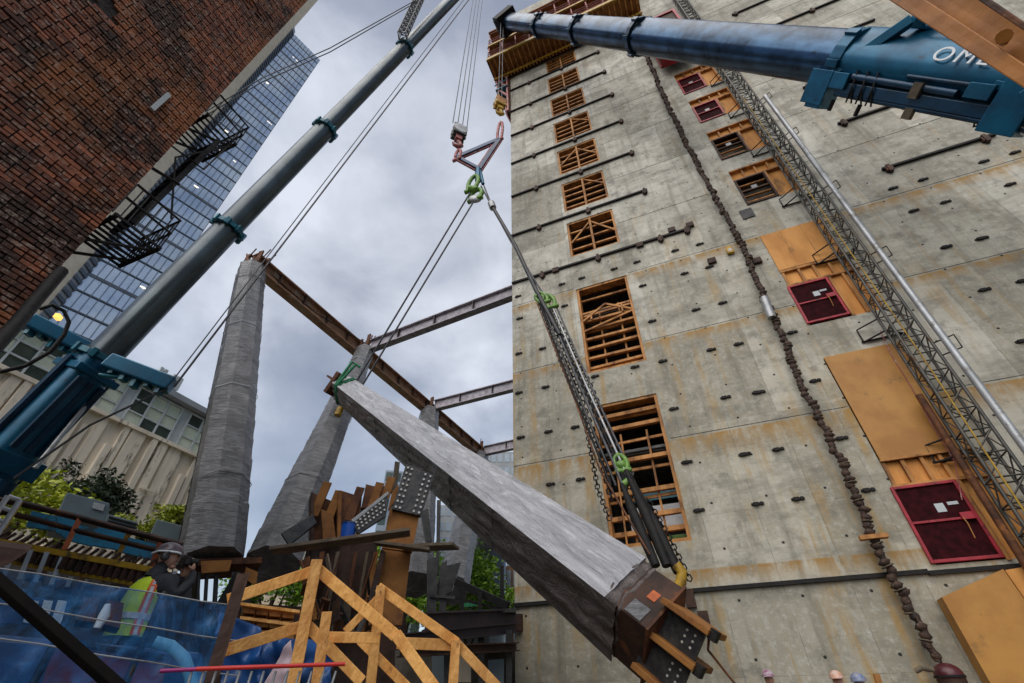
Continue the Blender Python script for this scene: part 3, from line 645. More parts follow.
k.wbox(11.12, 12.8, 33.8, 34.0, 1.86, 2.0); k.wbox(11.12, 12.8, 38.1, 38.3, 1.86, 2.0); k.wbox(11.12, 12.8, 36, 36.2, 1.86, 2.0); k.wbox(11.0, 12.9, 33.72, 33.8, .5, 2.0)
k.build('cage_frame', M['red'], hc)
MB().wbox(11.1, 12.8, 38.32, 38.5, .6, 1.9).build('roof', M['orange'], hc)

# ---- brown wrapped hose on the wall
hp = [(640, 40), (645, 52), (655, 75), (665, 100), (683, 136), (700, 170), (720, 205), (740, 240), (757, 280), (770, 310), (787, 345), (800, 385), (818, 415), (830, 440), (850, 480), (870, 530), (885, 560), (900, 590), (920, 625), (938, 662)]
hq = [onwall(x, y, .3) for x, y in hp]
path = []
for i in range(len(hq) - 1):
    n = 8
    for j in range(n):
        t = j / n; u = hq[i][0] * (1 - t) + hq[i + 1][0] * t + .03 * math.sin(i * 7 + j); z = hq[i][1] * (1 - t) + hq[i + 1][1] * t; path.append(W(u, z, .3))
path.append(W(*hq[-1], .3))
hz = thing('wrapped_hose', 'thick brown concrete pumping hose tied down the bare wall in a long wavy line', 'hose', W(10.5, 1.5, .3))
MB().tube(path, .075, 8).build('hose', M['hose'], hz)
k = MB(); L_ = 0; z = path[0].z; zz = [p.z for p in path]
def at_len(s_):
    acc = 0
    for i in range(len(path) - 1):
        l = (path[i + 1] - path[i]).length
        if acc + l >= s_: t = (s_ - acc) / l; return path[i].lerp(path[i + 1], t), (path[i + 1] - path[i]).normalized()
        acc += l
    return path[-1], Vector((0, 0, -1))
tot = sum((path[i + 1] - path[i]).length for i in range(len(path) - 1)); s_ = .1; kk = MB(); cnt = 0
while s_ < tot:
    p, d = at_len(s_); r_ = random.uniform(.10, .165); side = U * random.uniform(-.05, .05)
    k.tube([p - d * .07 + side, p + d * .0 + side, p + d * .07 + side], [.085, r_, .085], 7)
    if cnt % 3 == 0: kk.tube([p + d * .085 + side, p + d * .11 + side], r_ * .95, 8)
    s_ += random.uniform(.15, .22); cnt += 1
k.build('wrap_knots', M['hose'], hz); each(kk, 'tie_band', M['plank'], hz)
p1, p2 = at_len(tot * .655)[0], at_len(tot * .69)[0]
a_, b_ = W(*onwall(764, 298, .42), .42), W(*onwall(772, 318, .42), .42); MB().tube([a_, b_], .15, 10).build('sleeve', M['alu'], hz)
u, z = onwall(873, 537, .4); MB().wbox(u - .3, u + .32, z - .05, z + .05, .3, .5).build('clamp', M['stud'], hz)
u, z = onwall(947, 671, .5)
dm = thing('pump_drum', 'maroon domed drum at the foot of the brown hose', 'drum', W(u, z - .5, .5))
MB().ball(W(u, z - .08, .5), .27, 1, 1, .85, 20, 12).build('dome', M['mask'], dm); MB().tube([W(u, z - .7, .5), W(u, z - .1, .5)], .26, 20).build('body', M['rustd'], dm)
MB().tube([W(u - .28, z + .02, .65), W(u - .5, z + .05, .75), W(u - .62, z + .0, .7)], .05, 8).build('spout', M['plank'], dm)
MB().tube([W(u, z - .12, .5), W(u, z - .08, .5)], .285, 20).build('band', M['black'], dm)

# ================================================================ STEEL FRAME BEHIND: beams and wrapped columns
HB = 18.3
A1, A2, A3, A4 = atz(262, 268, HB), atz(366, 348, HB), atz(430, 407, HB), atz(480, 452, HB)
md = (A4 - A1).normalized(); 
fb = thing('edge_beam', 'long rusty steel edge beam running back over the wrapped columns', 'beam', A1)
MB().ibeam(A1 - md * .6, A4 + md * 1.5, .55, .85, .07).build('web_and_flange', mat('pale_rusty_beam', (.42, .24, .15), (.27, .14, .085), 2, .7, bump=.3, c3=(.40, .36, .33), s3=1.2, t3=.55), fb)
k = MB()
for i in range(14): p = A1 + md * (1 + i * 1.7); k.obox(p, md * .02, md.cross(Z) * .26, Z * .35)
each(k, 'stiffener', M['rustd'], fb)
for j, (P0, px, py) in enumerate(((A2, 512, 293), (A3, 512, 386), (A4, 512, 445))):
    Q = atz(px, py, HB); d = (Q - P0).normalized(); 
    # stop at the tower's side wall
    t = (C0 - P0).dot(U) / d.dot(U); Q2 = P0 + d * t
    b = thing('cross_beam', ['longest grey steel beam from the middle column head to the tower, topmost of three', 'grey steel beam tying the edge beam to the tower, middle one of three', 'shortest grey steel beam at the back, lowest of three beams to the tower'][j], 'beam', P0, 0, 'grey cross beams between edge beam and tower')
    MB().ibeam(P0 + d * .4, Q2, .42, .8, .06).build('web_and_flange', M['girder'], b)
    k = MB(); ln = (Q2 - P0).length
    for i in range(3): k.obox(P0 + d * ln * (.25 + .25 * i), d * .02, d.cross(Z) * .2, Z * .33)
    each(k, 'stiffener', M['girderd'], b)

def wrapped(name, label, P, Q, w0, w1, mat_, roll=0, oct_=True, group=None, band=True):
    """wrapped column from P (foot) to Q (head)"""
    t = thing(name, label, 'column', P, 0, group)
    a = (Q - P).normalized(); x = a.cross(V).normalized(); y = a.cross(x).normalized(); x, y = x * math.cos(roll) + y * math.sin(roll), y * math.cos(roll) - x * math.sin(roll)
    prof = []
    c = .30 if oct_ else .07
    for (sx, sy) in ((1, 1), (-1, 1), (-1, -1), (1, -1)):
        p1, p2 = (sx * (1), sy * (1 - c * 2)), (sx * (1 - c * 2), sy * 1)
        prof += [p1, p2] if sx * sy > 0 else [p2, p1]
    # subdivide the outline
    pr = []
    for i in range(8):
        p_, q_ = prof[i], prof[(i + 1) % 8]
        nn = 5
        for j in range(nn): pr.append((p_[0] + (q_[0] - p_[0]) * j / nn, p_[1] + (q_[1] - p_[1]) * j / nn))
    ln = (Q - P).length; nr = int(ln / .09); n = len(pr); mb_ = MB()
    rr = random.Random(int(P.x * 100)); lap = [rr.uniform(0, .06) for _ in range(200)]
    for i in range(nr + 1):
        s = i / nr; w_ = (w0 + (w1 - w0) * s) / 2; c_ = P.lerp(Q, s)
        for (u_, v_) in pr:
            q0 = c_ + x * u_ * w_ + y * v_ * w_
            f = noise.noise(q0 * .7) * .025 + noise.noise(Vector((q0.x * 2, q0.y * 2, q0.z * 3))) * .012
            sl = s * ln / .8 + .18 * noise.noise(Vector((u_ * 1.5, v_ * 1.5, P.x))); f += .022 * (sl % 1.0) + lap[int(sl) % 200] * .3 - .02
            mb_.v.append(q0 + (x * u_ + y * v_).normalized() * f)
    for i in range(nr):
        for k_ in range(n):
            k2_ = (k_ + 1) % n; mb_.f.append((i * n + k_, i * n + k2_, (i + 1) * n + k2_, (i + 1) * n + k_)); mb_.smooth.append(False)
    mb_.f.append(tuple(range(n))); mb_.f.append(tuple(nr * n + k_ for k_ in range(n))); mb_.smooth += [False, False]
    mb_.build('plastic_wrap', M[mat_], t)
    return t, a, x, y
def bands(t, P, Q, w0, w1, x, y, n_):
    for i in range(n_):
        s_ = (i + .6) / n_; c_ = P.lerp(Q, s_); w_ = (w0 + (w1 - w0) * s_) / 2 * 1.05; a_ = (Q - P).normalized()
        prof = [(1, .4), (.4, 1), (-.4, 1), (-1, .4), (-1, -.4), (-.4, -1), (.4, -1), (1, -.4), (1, .4)]
        k_ = MB(); b_ = [c_ + x * u_ * w_ + y * v_ * w_ for u_, v_ in prof]
        for j in range(8): k_.beam(b_[j], b_[j + 1], .006, .035, a_)
        k_.build('tape_band', M['greypanel'] if i % 3 else M['steel'], t)
def headstubs(t, Q, a, x, y, w):
    k = MB()
    for (sx, sy) in ((-.55, -.5), (.5, -.5), (.0, .1), (.5, .5), (-.5, .5)):
        p = Q + x * sx * w * .5 + y * sy * w * .5; k.obox(p + Z * .35, x * w * .1, y * w * .04, Z * random.uniform(.45, .75))
    each(k, 'splice_plate', M['rust'], t)
    k = MB(); p = Q + a * .12; k.obox(p, x * w * .35, y * w * .35, a * .22); k.build('head_block', M['rustd'], t)
    k = MB()
    for i in range(7):
        p = Q + x * random.uniform(-.4, .4) * w + y * random.uniform(-.4, .4) * w + Z * .5; k.tube([p, p + Vector((random.uniform(-.25, .25), random.uniform(-.2, .2), random.uniform(.4, .8)))], .035, 4)
    each(k, 'bolt_bar', M['rust'], t)
grp = 'wrapped columns carrying the edge beam'
B1 = ath(210, 562, 14.6); T1 = ath(252, 270, 19.6); T1 = Vector((T1.x, T1.y, T1.z))
t, a, x, y = wrapped('wrapped_column', 'tallest plastic wrapped column, standing leftmost against the sky', B1, T1, 1.42, 1.12, 'wrap', R(20), group=grp); headstubs(t, T1, a, x, y, 1.1); bands(t, B1, T1, 1.42, 1.12, x, y, 4)
MB().tube([B1 + x * .9, (B1 + T1) / 2 + x * .80, T1 + x * .72], .015, 5).build('strap', M['black'], t)
B2 = ath(272, 566, 15.5); T2 = Vector((A2.x, A2.y, HB - .3)) 
t, a, x, y = wrapped('wrapped_column', 'leaning plastic wrapped column rising behind the lifted one to the middle beam joint', B2, T2, 1.45, 1.0, 'wrap', R(5), group=grp); headstubs(t, T2, a, x, y, 1.0); bands(t, B2, T2, 1.45, 1.0, x, y, 3)
B3 = ath(414, 585, 22); T3 = Vector((A3.x, A3.y, HB - .5))
t, a, x, y = wrapped('wrapped_column', 'far wrapped column seen partly behind the lifted one under the second beam joint', B3, T3, 1.5, 1.3, 'wrap', R(5), group=grp); headstubs(t, T3, a, x, y, 1.2)
B4 = ath(452, 590, 24); T4 = Vector((A4.x, A4.y, HB - .5))
t, a, x, y = wrapped('wrapped_column', 'farthest wrapped column leaning right to the last beam joint', B4, T4, 1.5, 1.3, 'wrap', R(5), group=grp); headstubs(t, T4, a, x, y, 1.2)

def px_slab(parent, name, mat_, pts, h, th, bevel=0, hs=None):
    return slab(pts, h, th, hs).build(name, M[mat_], parent, bevel)
# tie rods between the column heads
k = MB(); k.tube([T1 + Z * .6, T1.lerp(T2, .5) + Z * .2, T2 + Z * .6], .03, 5)
tag(k.build('tie_rope', M['black'], None, loc=T1), 'thin slack rope above the rusty beam from the leftmost column head', 'rope')

# column bases
bs = thing('base_frame', 'dark steel base frame with a rust orange plate under the two left wrapped columns', 'steel base', ath(220, 600, 14.3))
px_slab(bs, 'cap_plate', 'rust', [(186, 559), (262, 557), (262, 563), (186, 566)], 14.2, 1.6)
px_slab(bs, 'orange_plate', 'rustl', [(201, 561), (232, 560), (229, 571), (202, 573)], 13.9, .12)
px_slab(bs, 'orange_plate', 'rustl', [(246, 567), (258, 572), (256, 586), (244, 578)], 13.9, .12)
for i, (x0, x1) in enumerate(((186, 193), (198, 201), (206, 209), (215, 219), (232, 240), (243, 252))): px_slab(bs, 'leg', 'steel', [(x0, 572), (x1, 572), (x1 - 4, 640), (x0 - 4, 640)], 14.1, .4)
px_slab(bs, 'brace', 'black', [(216, 604), (235, 572), (243, 575), (226, 606)], 13.8, .5)

bs = thing('base_frame', 'tall dark steel plates carrying the far wrapped columns in the gap before the tower', 'steel base', ath(440, 600, 20))
for pts in ([(427, 560), (438, 556), (436, 615), (427, 615)], [(440, 565), (447, 560), (446, 615), (439, 615)], [(446, 566), (461, 562), (452, 590), (446, 595)], [(421, 512), (428, 508), (432, 540), (427, 545)]): px_slab(bs, 'plate', 'steel', pts, 20, .6)
px_slab(bs, 'post', 'steel', [(437, 500), (441, 500), (439, 575), (436, 575)], 20.3, .2)
px_slab(bs, 'cap_plate', 'steel', [(430, 594), (455, 596), (455, 599), (430, 597)], 19.9, .8)

# ================================================================ THE LIFTED COLUMN
NP, FP_ = ath(625, 604, 10.0), ath(342, 388, 18.0)
ld = thing('lifted_column', 'plastic wrapped steel column hanging slantwise from slings in mid air', 'column', (NP + FP_) / 2)
a = (NP - FP_).normalized(); n1 = (Z - a * Z.dot(a)).normalized(); n2 = a.cross(n1).normalized()
if n2.dot(CAM - NP) < 0: n2 = -n2
# turn so that one edge of the square section points to the viewer
d1, d2 = .93, .86
def lp(s, u_, v_): return FP_ + a * s + n1 * u_ + n2 * v_
LN = (NP - FP_).length
def face(mb_, f0, f1, s0, s1, ns, nw, amp):
    b_ = len(mb_.v)
    for i in range(ns + 1):
        s = s0 + (s1 - s0) * i / ns; g_ = .62 + .38 * s / LN
        for j in range(nw + 1):
            t = j / nw; u_ = (f0[0] + (f1[0] - f0[0]) * t) * g_; v_ = (f0[1] + (f1[1] - f0[1]) * t) * g_; p = lp(s, u_, v_)
            e_ = min(1, 6 * t * (1 - t)) if 0 < j < nw else 0
            nn = (n1 * (f0[0] + f1[0]) + n2 * (f0[1] + f1[1])).normalized()
            w_ = noise.noise(Vector((s * .9 + t * 2.3, t * 5, f0[0] * 9))) * 1.2 + abs(noise.noise(Vector((s * 2.4 - t * 3, t * 7, f0[1] * 5)))) + .5 * noise.noise(Vector((s * 6, t * 14, 3)))
            mb_.v.append(p + nn * amp * w_ * e_)
    for i in range(ns):
        for j in range(nw): q0 = b_ + i * (nw + 1) + j; mb_.f.append((q0, q0 + nw + 1, q0 + nw + 2, q0 + 1)); mb_.smooth.append(True)
c1, c2_, c3_, c4_ = (d1, .05), (.0, d2), (-d1, .05), (0, -d2)
LW = LN - .0
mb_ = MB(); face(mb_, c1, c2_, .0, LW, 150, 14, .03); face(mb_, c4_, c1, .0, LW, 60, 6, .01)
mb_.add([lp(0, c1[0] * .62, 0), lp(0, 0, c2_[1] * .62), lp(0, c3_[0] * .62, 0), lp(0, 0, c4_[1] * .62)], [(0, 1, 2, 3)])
lw = mb_.build('sky_lit_wrap', M['loadwrap'], ld)
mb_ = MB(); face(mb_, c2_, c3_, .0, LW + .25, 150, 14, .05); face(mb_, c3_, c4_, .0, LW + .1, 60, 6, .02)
mb_.build('shaded_wrap', M['shadedwrap'], ld)
k = MB()
for s in (2.2, 4.6, 7.2, 9.6, 11.5):
    if s < LW: g_ = (.62 + .38 * s / LN) * 1.02; k.tube([lp(s, *[q_ * g_ for q_ in c_]) for c_ in (c2_, c3_)], .008, 4)
each(k, 'strap', M['black'], ld)
# far end stub
k = MB()
for (u_, v_) in ((.35, .1), (.1, .35), (-.1, -.1), (.4, -.2)): k.obox(lp(-.45, u_, v_), a * .45, n1 * .04, n2 * .14)
k.obox(lp(-.15, 0, 0), a * .15, n1 * .5, n2 * .5); each(k, 'splice_plate', M['rust'], ld)
# near end: heavy rusted steel shoe
k = MB(); g_ = .96
def dia(s, f): return [lp(s, c_[0] * f, c_[1] * f) for c_ in (c1, c2_, c3_, c4_)]
k.prism(dia(LW + .0, .90), a * .82); sh = k.build('steel_shoe', M['rustd'], ld, bevel=.02)
MB().prism(dia(LW + .821, .95), a * .05).build('end_plate', M['rust'], ld)
e1 = (n1 + n2).normalized(); e2 = (n2 - n1).normalized()     # normals of the pale face and the dark face
for f in (-.62, -.06, .5):
    wd_ = .5 if f else .5
    o = MB().obox(lp(LW + 1.2, f, .12), a * .42, n2 * wd_, n1 * .05).build('flange_plate', M['rustl'], ld, bevel=.012)
    MB().obox(lp(LW + 1.66, f, .45), a * .06, n2 * .09, n1 * .085).build('bolt_end', M['black'], o)
o = MB().obox(lp(LW + 1.12, -.06, .32), a * .40, n1 * .52, n2 * .03).build('web_plate', M['steel'], ld)
for f in (-.44, -.34, -.24, .12, .22, .32):
    for j in (.1, .24): MB().tube([lp(LW + 1.15 + j, f, .351), lp(LW + 1.15 + j, f, .36)], .02, 8).build('bolt_hole', M['hole'], o)
sc = lp(LW + .56, d1 * .5, d2 * .40) + e1 * .0
MB().obox(sc + e1 * .0 + n1 * .0 + e1 * .012, a * .08, e2 * .14, e1 * .012).build('orange_tag', M['orange'], ld)
MB().obox(lp(LW + .52, d1 * .14, d2 * .76) + e1 * .01, a * .16, e2 * .16, e1 * .012).build('wrap_remnant', M['wrap'], ld)
# torn wrap collar at the near end
mb_ = MB(); b_ = 0
for i in range(10):
    s = LW - .05 + i * .04; f = .98 - .012 * i + .03 * math.sin(i * 1.9)
    for j in range(40):
        t = j / 40 * 4; c_a, c_b = (c1, c2_, c3_, c4_)[int(t)], (c1, c2_, c3_, c4_)[(int(t) + 1) % 4]; tt = t - int(t)
        u_, v_ = c_a[0] + (c_b[0] - c_a[0]) * tt, c_a[1] + (c_b[1] - c_a[1]) * tt
        ff = f * (1 + .03 * noise.noise(Vector((i * .6, j * .9, 1))))
        mb_.v.append(lp(s + .12 * noise.noise(Vector((j * .35, 0, 2))), u_ * ff, v_ * ff))
for i in range(9):
    for j in range(40): j2 = (j + 1) % 40; mb_.f.append((i * 40 + j, i * 40 + j2, (i + 1) * 40 + j2, (i + 1) * 40 + j)); mb_.smooth.append(True)
mb_.build('torn_wrap_collar', M['shadedwrap'], ld)

# ================================================================ RIGGING
H = 13.0
def hp_(x, y): return ath(x, y, H)
def block(name, label, px, py, w_, mats, ropes, rtop):
    c = hp_(px, py); t = thing(name, label, 'hook block', c)
    ax = Vector((.9, .44, 0)).normalized(); fr = Vector((-.44, .9, 0)).normalized()
    k = MB()
    for s in (-1, 0, 1): k.obox(c + fr * s * w_ * .32, ax * w_ * .5, Z * w_ * .62, fr * w_ * .07)
    k.build('cheek_plate', M[mats[0]], t, bevel=.05)
    k = MB()
    for s in (-.16, .16): k.tube([c + fr * w_ * (s * 2 - .08) + Z * .1 * w_, c + fr * w_ * (s * 2 + .08) + Z * .1 * w_], w_ * .52, 20)
    k.build('sheave', M[mats[1]], t)
    k = MB(); k.obox(c - Z * w_ * .85, ax * w_ * .22, fr * w_ * .22, Z * w_ * .25); k.tube([c - Z * w_ * 1.05, c - Z * w_ * 1.3 + ax * .1 * w_, c - Z * w_ * 1.6 + ax * .28 * w_, c - Z * w_ * 1.9 + ax * .05 * w_, c - Z * w_ * 1.85 - ax * .25 * w_, c - Z * w_ * 1.6 - ax * .35 * w_], [w_ * .14, w_ * .15, w_ * .17, w_ * .17, w_ * .12, w_ * .06], 10)
    k.build('hook', M[mats[2]], t)
    for i in range(ropes):
        s = (i - (ropes - 1) / 2) * w_ * .42; p = c + ax * s * 1.0 + fr * s * .6
        MB().tube([p + Z * w_ * .3, Vector((p.x, p.y, rtop))], .028, 6).build('hoist_rope', M['rope'], t)
    return t
block('hook_block', 'grey striped hook block hanging from four ropes over the spreader', 459, 133, .8, ('steel', 'alu', 'pink'), 4, 60)
T2z = ath(507, 24, H).z
block('hook_block', 'yellow hook block hanging below the tip of the navy boom', 500, 104, .74, ('yell', 'stud', 'yell'), 2, T2z)
tri = thing('spreader_triangle', 'blue and red triangular spreader frame joining the two hook blocks', 'spreader', hp_(478, 168))
a1, a2, a3 = hp_(457, 158), hp_(499, 140), hp_(479, 170)
nv = (a2 - a1).cross(a3 - a1).normalized()
for (p, q_) in ((a1, a2), (a2, a3), (a3, a1)):
    MB().beam(p, q_, .20, .26, nv).build('side_bar', M['cobalt'], tri)
    k = MB(); dd = (q_ - p).normalized().cross(nv)
    for s in (-1, 1): k.beam(p + dd * .15 * s, q_ + dd * .15 * s, .32, .05, dd) if False else k.tube([p + dd * .15 * s, q_ + dd * .15 * s], .055, 6)
    k.build('flange', M['pink'], tri)
def shackle(mb_, top, bot, r_, w_, ax):
    k_ = mb_; c_ = (top + bot) / 2; v_ = (top - bot) / 2
    pts = [c_ + v_ * math.cos(t_) + ax * w_ * math.sin(t_) for t_ in [i * math.pi / 6 for i in range(-5, 6)]]
    k_.tube(pts, r_, 7); k_.tube([pts[0] - ax * r_ * 2, pts[-1] + ax * r_ * 2], r_ * 1.1, 7)
AX = U
for (p, q_, nm) in (((459, 150), (457, 160), 'left'), ((501, 122), (499, 141), 'right')):
    k = MB(); shackle(k, hp_(*p), hp_(*q_), .09, .16, AX); k.build('shackle', M['pink'], tri)
k = MB(); k.tube([hp_(478, 169), hp_(478, 181)], .16, 10); k.tube([hp_(480, 170), hp_(483, 184)], .09, 8); k.build('swivel_link', M['blue'], tri)
gs = thing('green_shackle', 'pair of big green shackles under the spreader triangle', 'shackle', hp_(474, 190))
k = MB(); shackle(k, hp_(475, 176), hp_(471, 191), .11, .28, AX); shackle(k, hp_(477, 190), hp_(475, 200), .12, .32, AX); k.build('bow', M['green'], gs)
k = MB(); k.tube([hp_(468, 189), hp_(475, 190)], .20, 12); k.build('pin', M['green'], gs); MB().ball(hp_(475, 199), .33, 1, .5, .8).build('thimble', M['alu'], gs)

s1 = thing('wire_sling', 'twin steel wire slings from the green shackles to the upper end of the lifted column', 'sling', hp_(474, 195))
far_c = lp(.6, .2, .1)
for (p, q_) in (((470, 193), lp(.75, d1 * .65, 0)), ((474, 201), lp(1.2, d1 * .65, -.1))): MB().tube([hp_(*p), q_], .045, 6).build('wire', M['rope'], s1)
k = MB(); 
for s in (.45, .6): k.tube([lp(s, *[z_ * .66 for z_ in c_]) for c_ in (c1, c2_, c3_, c4_, c1)], .05, 6)
k.tube([lp(.5, 0, d2 * .66), ath(352, 362, 17.2), lp(.75, d1 * .65, 0) + Z * .7], .06, 6); k.tube([lp(.6, 0, d2 * .66), ath(356, 364, 17.2), lp(.75, d1 * .65, 0) + Z * .7], .06, 6)
gl = k.build('choker_sling', M['greensling'], None, loc=lp(.5, 0, 0)); tag(gl, 'green fabric choker sling round the upper end of the lifted column', 'sling')
MB().tube([lp(1.15, -d1 * .7, .1) , lp(1.2, -d1 * .8, .15) - Z * .25], .14, 10).build('yellow_cap', M['yell'], gl)

NE = lp(LW + .55, d1 * .9, 0)
def nr(x, y, t): return ath(x, y, H + (10.0 - H) * t)
s2 = thing('chain_rig', 'slings, green shackles and chain hoists reaching down to the lower end of the lifted column', 'chain hoist', nr(545, 297, .3))
MB().tube([nr(481, 186, 0), nr(510, 240, .13), nr(543, 294, .3)], .04, 6).build('wire', M['rope'], s2)
MB().tube([nr(484, 186, 0), nr(492, 206, .05)], .04, 6).build('wire', M['rope'], s2)
MB().tube([nr(492, 206, .05), nr(515, 245, .15), nr(536, 290, .28), nr(560, 335, .42)], .085, 8).build('sleeved_sling', M['steel'], s2)
MB().tube([nr(491, 203, .05), nr(493, 208, .05)], .17, 10).build('sleeve_collar', M['alu'], s2)
k = MB(); shackle(k, nr(538, 293, .28), nr(545, 303, .31), .07, .2, AX); shackle(k, nr(546, 295, .3), nr(552, 308, .33), .08, .2, AX); k.tube([nr(536, 296, .28), nr(553, 298, .3)], .09, 8); k.build('shackle', M['green'], s2)
def chain(name, pts, t0, t1, r_, mat_='black'):
    P_ = []
    for i in range(len(pts) - 1):
        for j in range(10): f = j / 10; P_.append((pts[i][0] * (1 - f) + pts[i + 1][0] * f, pts[i][1] * (1 - f) + pts[i + 1][1] * f))
    P_.append(pts[-1]); P3 = [nr(x_, y_, t0 + (t1 - t0) * i / (len(P_) - 1)) for i, (x_, y_) in enumerate(P_)]
    k_ = MB(); acc = 0; link = r_ * 4.2; tog = 0
    for i in range(len(P3) - 1):
        d_ = P3[i + 1] - P3[i]; l_ = d_.length; d_ /= l_; s_ = -acc if acc < 0 else 0
        pos = acc
        while pos < l_:
            c_ = P3[i] + d_ * pos; ax_ = d_.cross(V if tog else U).normalized(); tog ^= 1
            k_.tube([c_ - d_ * link * .5, c_ - d_ * link * .25 + ax_ * r_ * 1.3, c_ + d_ * link * .25 + ax_ * r_ * 1.3, c_ + d_ * link * .5, c_ + d_ * link * .25 - ax_ * r_ * 1.3, c_ - d_ * link * .25 - ax_ * r_ * 1.3, c_ - d_ * link * .5], r_ * .42, 4, caps=False)
            pos += link * .72
        acc = pos - l_
    return k_.build(name, M[mat_], s2)
chain('chain', [(541, 305), (572, 375), (600, 452), (612, 500)], .3, .78, .055, 'steel')
chain('chain', [(545, 305), (580, 375), (612, 450), (632, 490)], .3, .78, .055, 'steel')
chain('chain', [(550, 305), (590, 385), (620, 455), (634, 480)], .32, .78, .05, 'steel')
chain('chain', [(539, 303), (560, 360), (585, 420), (598, 490), (610, 520)], .3, .8, .04, 'steel')
MB().tube([nr(537, 303, .3), nr(575, 400, .55), nr(600, 470, .75), nr(650, 555, .98)], .025, 5).build('red_cord', M['rust'], s2)
for (x0, x1, r_, m__) in ((552, 622, .035, 'alu'), (547, 614, .04, 'rope'), (543, 607, .035, 'steel'), (549, 618, .03, 'black'), (556, 627, .03, 'rope'), (541, 602, .03, 'black')):
    MB().tube([nr(x0, 306, .32), nr((x0 + x1) / 2 - 1, 385, .54), nr(x1, 464, .72), nr(x1 + 9, 486, .78)], r_, 6).build('wire', M[m__], s2)
k = MB(); shackle(k, nr(618, 455, .7), nr(624, 472, .74), .06, .15, AX); k.ball(nr(622, 465, .72), .15, 1.1, .6, .8); k.tube([nr(624, 485, .76), nr(630, 480, .76)], .1, 8); k.build('shackle', M['green'], s2)
for (pts) in ([(626, 470), (645, 512), (667, 566)], [(622, 484), (637, 522), (656, 566)], [(633, 482), (655, 524), (678, 572)]):
    MB().tube([nr(*pts[0], .78), nr(*pts[1], .88), nr(*pts[2], .97)], [.05, .12, .09], 8).build('lifting_sling', M['black'], s2)
chain('chain', [(648, 500), (668, 535), (690, 580)], .85, 1.0, .035, 'black')
k = MB(); k.tube([nr(676, 565, 1.0), nr(682, 572, 1), nr(681, 582, 1.0), nr(676, 590, 1)], .1, 8); k.build('yellow_hook', M['yell'], s2)
k = MB(); e_ = lp(LW + 1.6, .45, .45); k.tube([e_, ath(700, 630, 9.6), ath(722, 640, 9.8)], .02, 5)
k.build('loose_wire', M['rope'], ld)
tg = MB().tube([lp(LW + 1.6, .4, .4), ath(708, 650, 9.3), ath(740, 690, 8.8), Vector((3.8, 7.2, .4))], .022, 6).build('tag_line', M['rust'], None, loc=e_); tag(tg, 'dark red tag line trailing down from the lower end of the lifted column', 'rope')

# ================================================================ CRANE 1 (left, grey boom)
def boomsec(P, Q, r0, r1, mat_, t, name='boom_section', sides=12, flat=0):
    """boom section with a rounded belly and flatter top"""
    a_ = (Q - P).normalized(); x_ = a_.cross(Z).normalized(); y_ = x_.cross(a_).normalized(); k_ = MB(); n_ = 20
    for (p, r_) in ((P, r0), (Q, r1)):
        for i in range(n_):
            th_ = 2 * math.pi * i / n_; cx, sy = math.cos(th_), math.sin(th_)
            cx = math.copysign(abs(cx) ** (.42 if sy > 0 else .75), cx); sy = abs(sy) ** .42 if sy > 0 else -(abs(sy) ** .85) * 1.08
            k_.v.append(p + x_ * cx * r_ + y_ * sy * r_)
    for i in range(n_): j = (i + 1) % n_; k_.f.append((i, j, n_ + j, n_ + i)); k_.smooth.append(True)
    k_.v += k_.v[:2 * n_]
    k_.f.append(tuple(range(2 * n_, 3 * n_))); k_.f.append(tuple(range(3 * n_, 4 * n_))); k_.smooth += [False, False]
    o_ = k_.build(name, M[mat_], t); o_.data.set_sharp_from_angle(angle=R(24)); return o_
P0, P1 = ath(30, 432, 19.0), ath(450, 2, 10.5)
cr1 = thing('mobile_crane', 'big telescopic crane with blue base and long grey boom rising from lower left', 'crane', (P0.x - 6, P0.y + 1, 0))
bd = (P1 - P0).normalized(); BL = (P1 - P0).length
def onb(px, py):      # parameter on the boom axis nearest to a picture position
    best = min(range(0, 1500), key=lambda i: (lambda p: abs(math.hypot(*((lambda c: (c[0] - px, c[1] - py))((512 + F * (p - CAM).dot(RT) / (p - CAM).dot(FW), 341.5 - F * (p - CAM).dot(UPV) / (p - CAM).dot(FW)))))))(P0 + bd * (BL * i / 1000)))
    return BL * best / 1000
sA, sB, sC, sD = onb(98, 358), onb(222, 223), onb(320, 125), onb(402, 45)
def bp(s): return P0 + bd * s
boomsec(bp(sA * 1.0 - .01), bp(sB), .46, .44, 'boomg', cr1); boomsec(bp(sB + .01), bp(sC), .43, .42, 'boomg', cr1); boomsec(bp(sC + .01), bp(sD), .38, .37, 'boomg', cr1); boomsec(bp(sD + .01), bp(sD + 14), .33, .31, 'boomg', cr1)
boomsec(bp(-16), bp(sA), .64, .62, 'blue', cr1, 'boom_base')
xb = bd.cross(Z).normalized(); yb = xb.cross(bd).normalized()
for s, r_ in ((sA, .72), (sB, .56), (sC, .50), (sD, .44)):
    k = MB(); n_ = 16
    for i in range(n_):
        t_ = 2 * math.pi * i / n_; p = bp(s) + (xb * math.cos(t_) + yb * math.sin(t_)) * r_; tn = (-xb * math.sin(t_) + yb * math.cos(t_))
        k.obox(p, bd * .09, tn * r_ * .21, (xb * math.cos(t_) + yb * math.sin(t_)) * .06)
        if i % 2 == 0: k.obox(p + (xb * math.cos(t_) + yb * math.sin(t_)) * .05, bd * .15, tn * .08, (xb * math.cos(t_) + yb * math.sin(t_)) * .08)
    k.build('collar', M['teal'], cr1, bevel=.01)
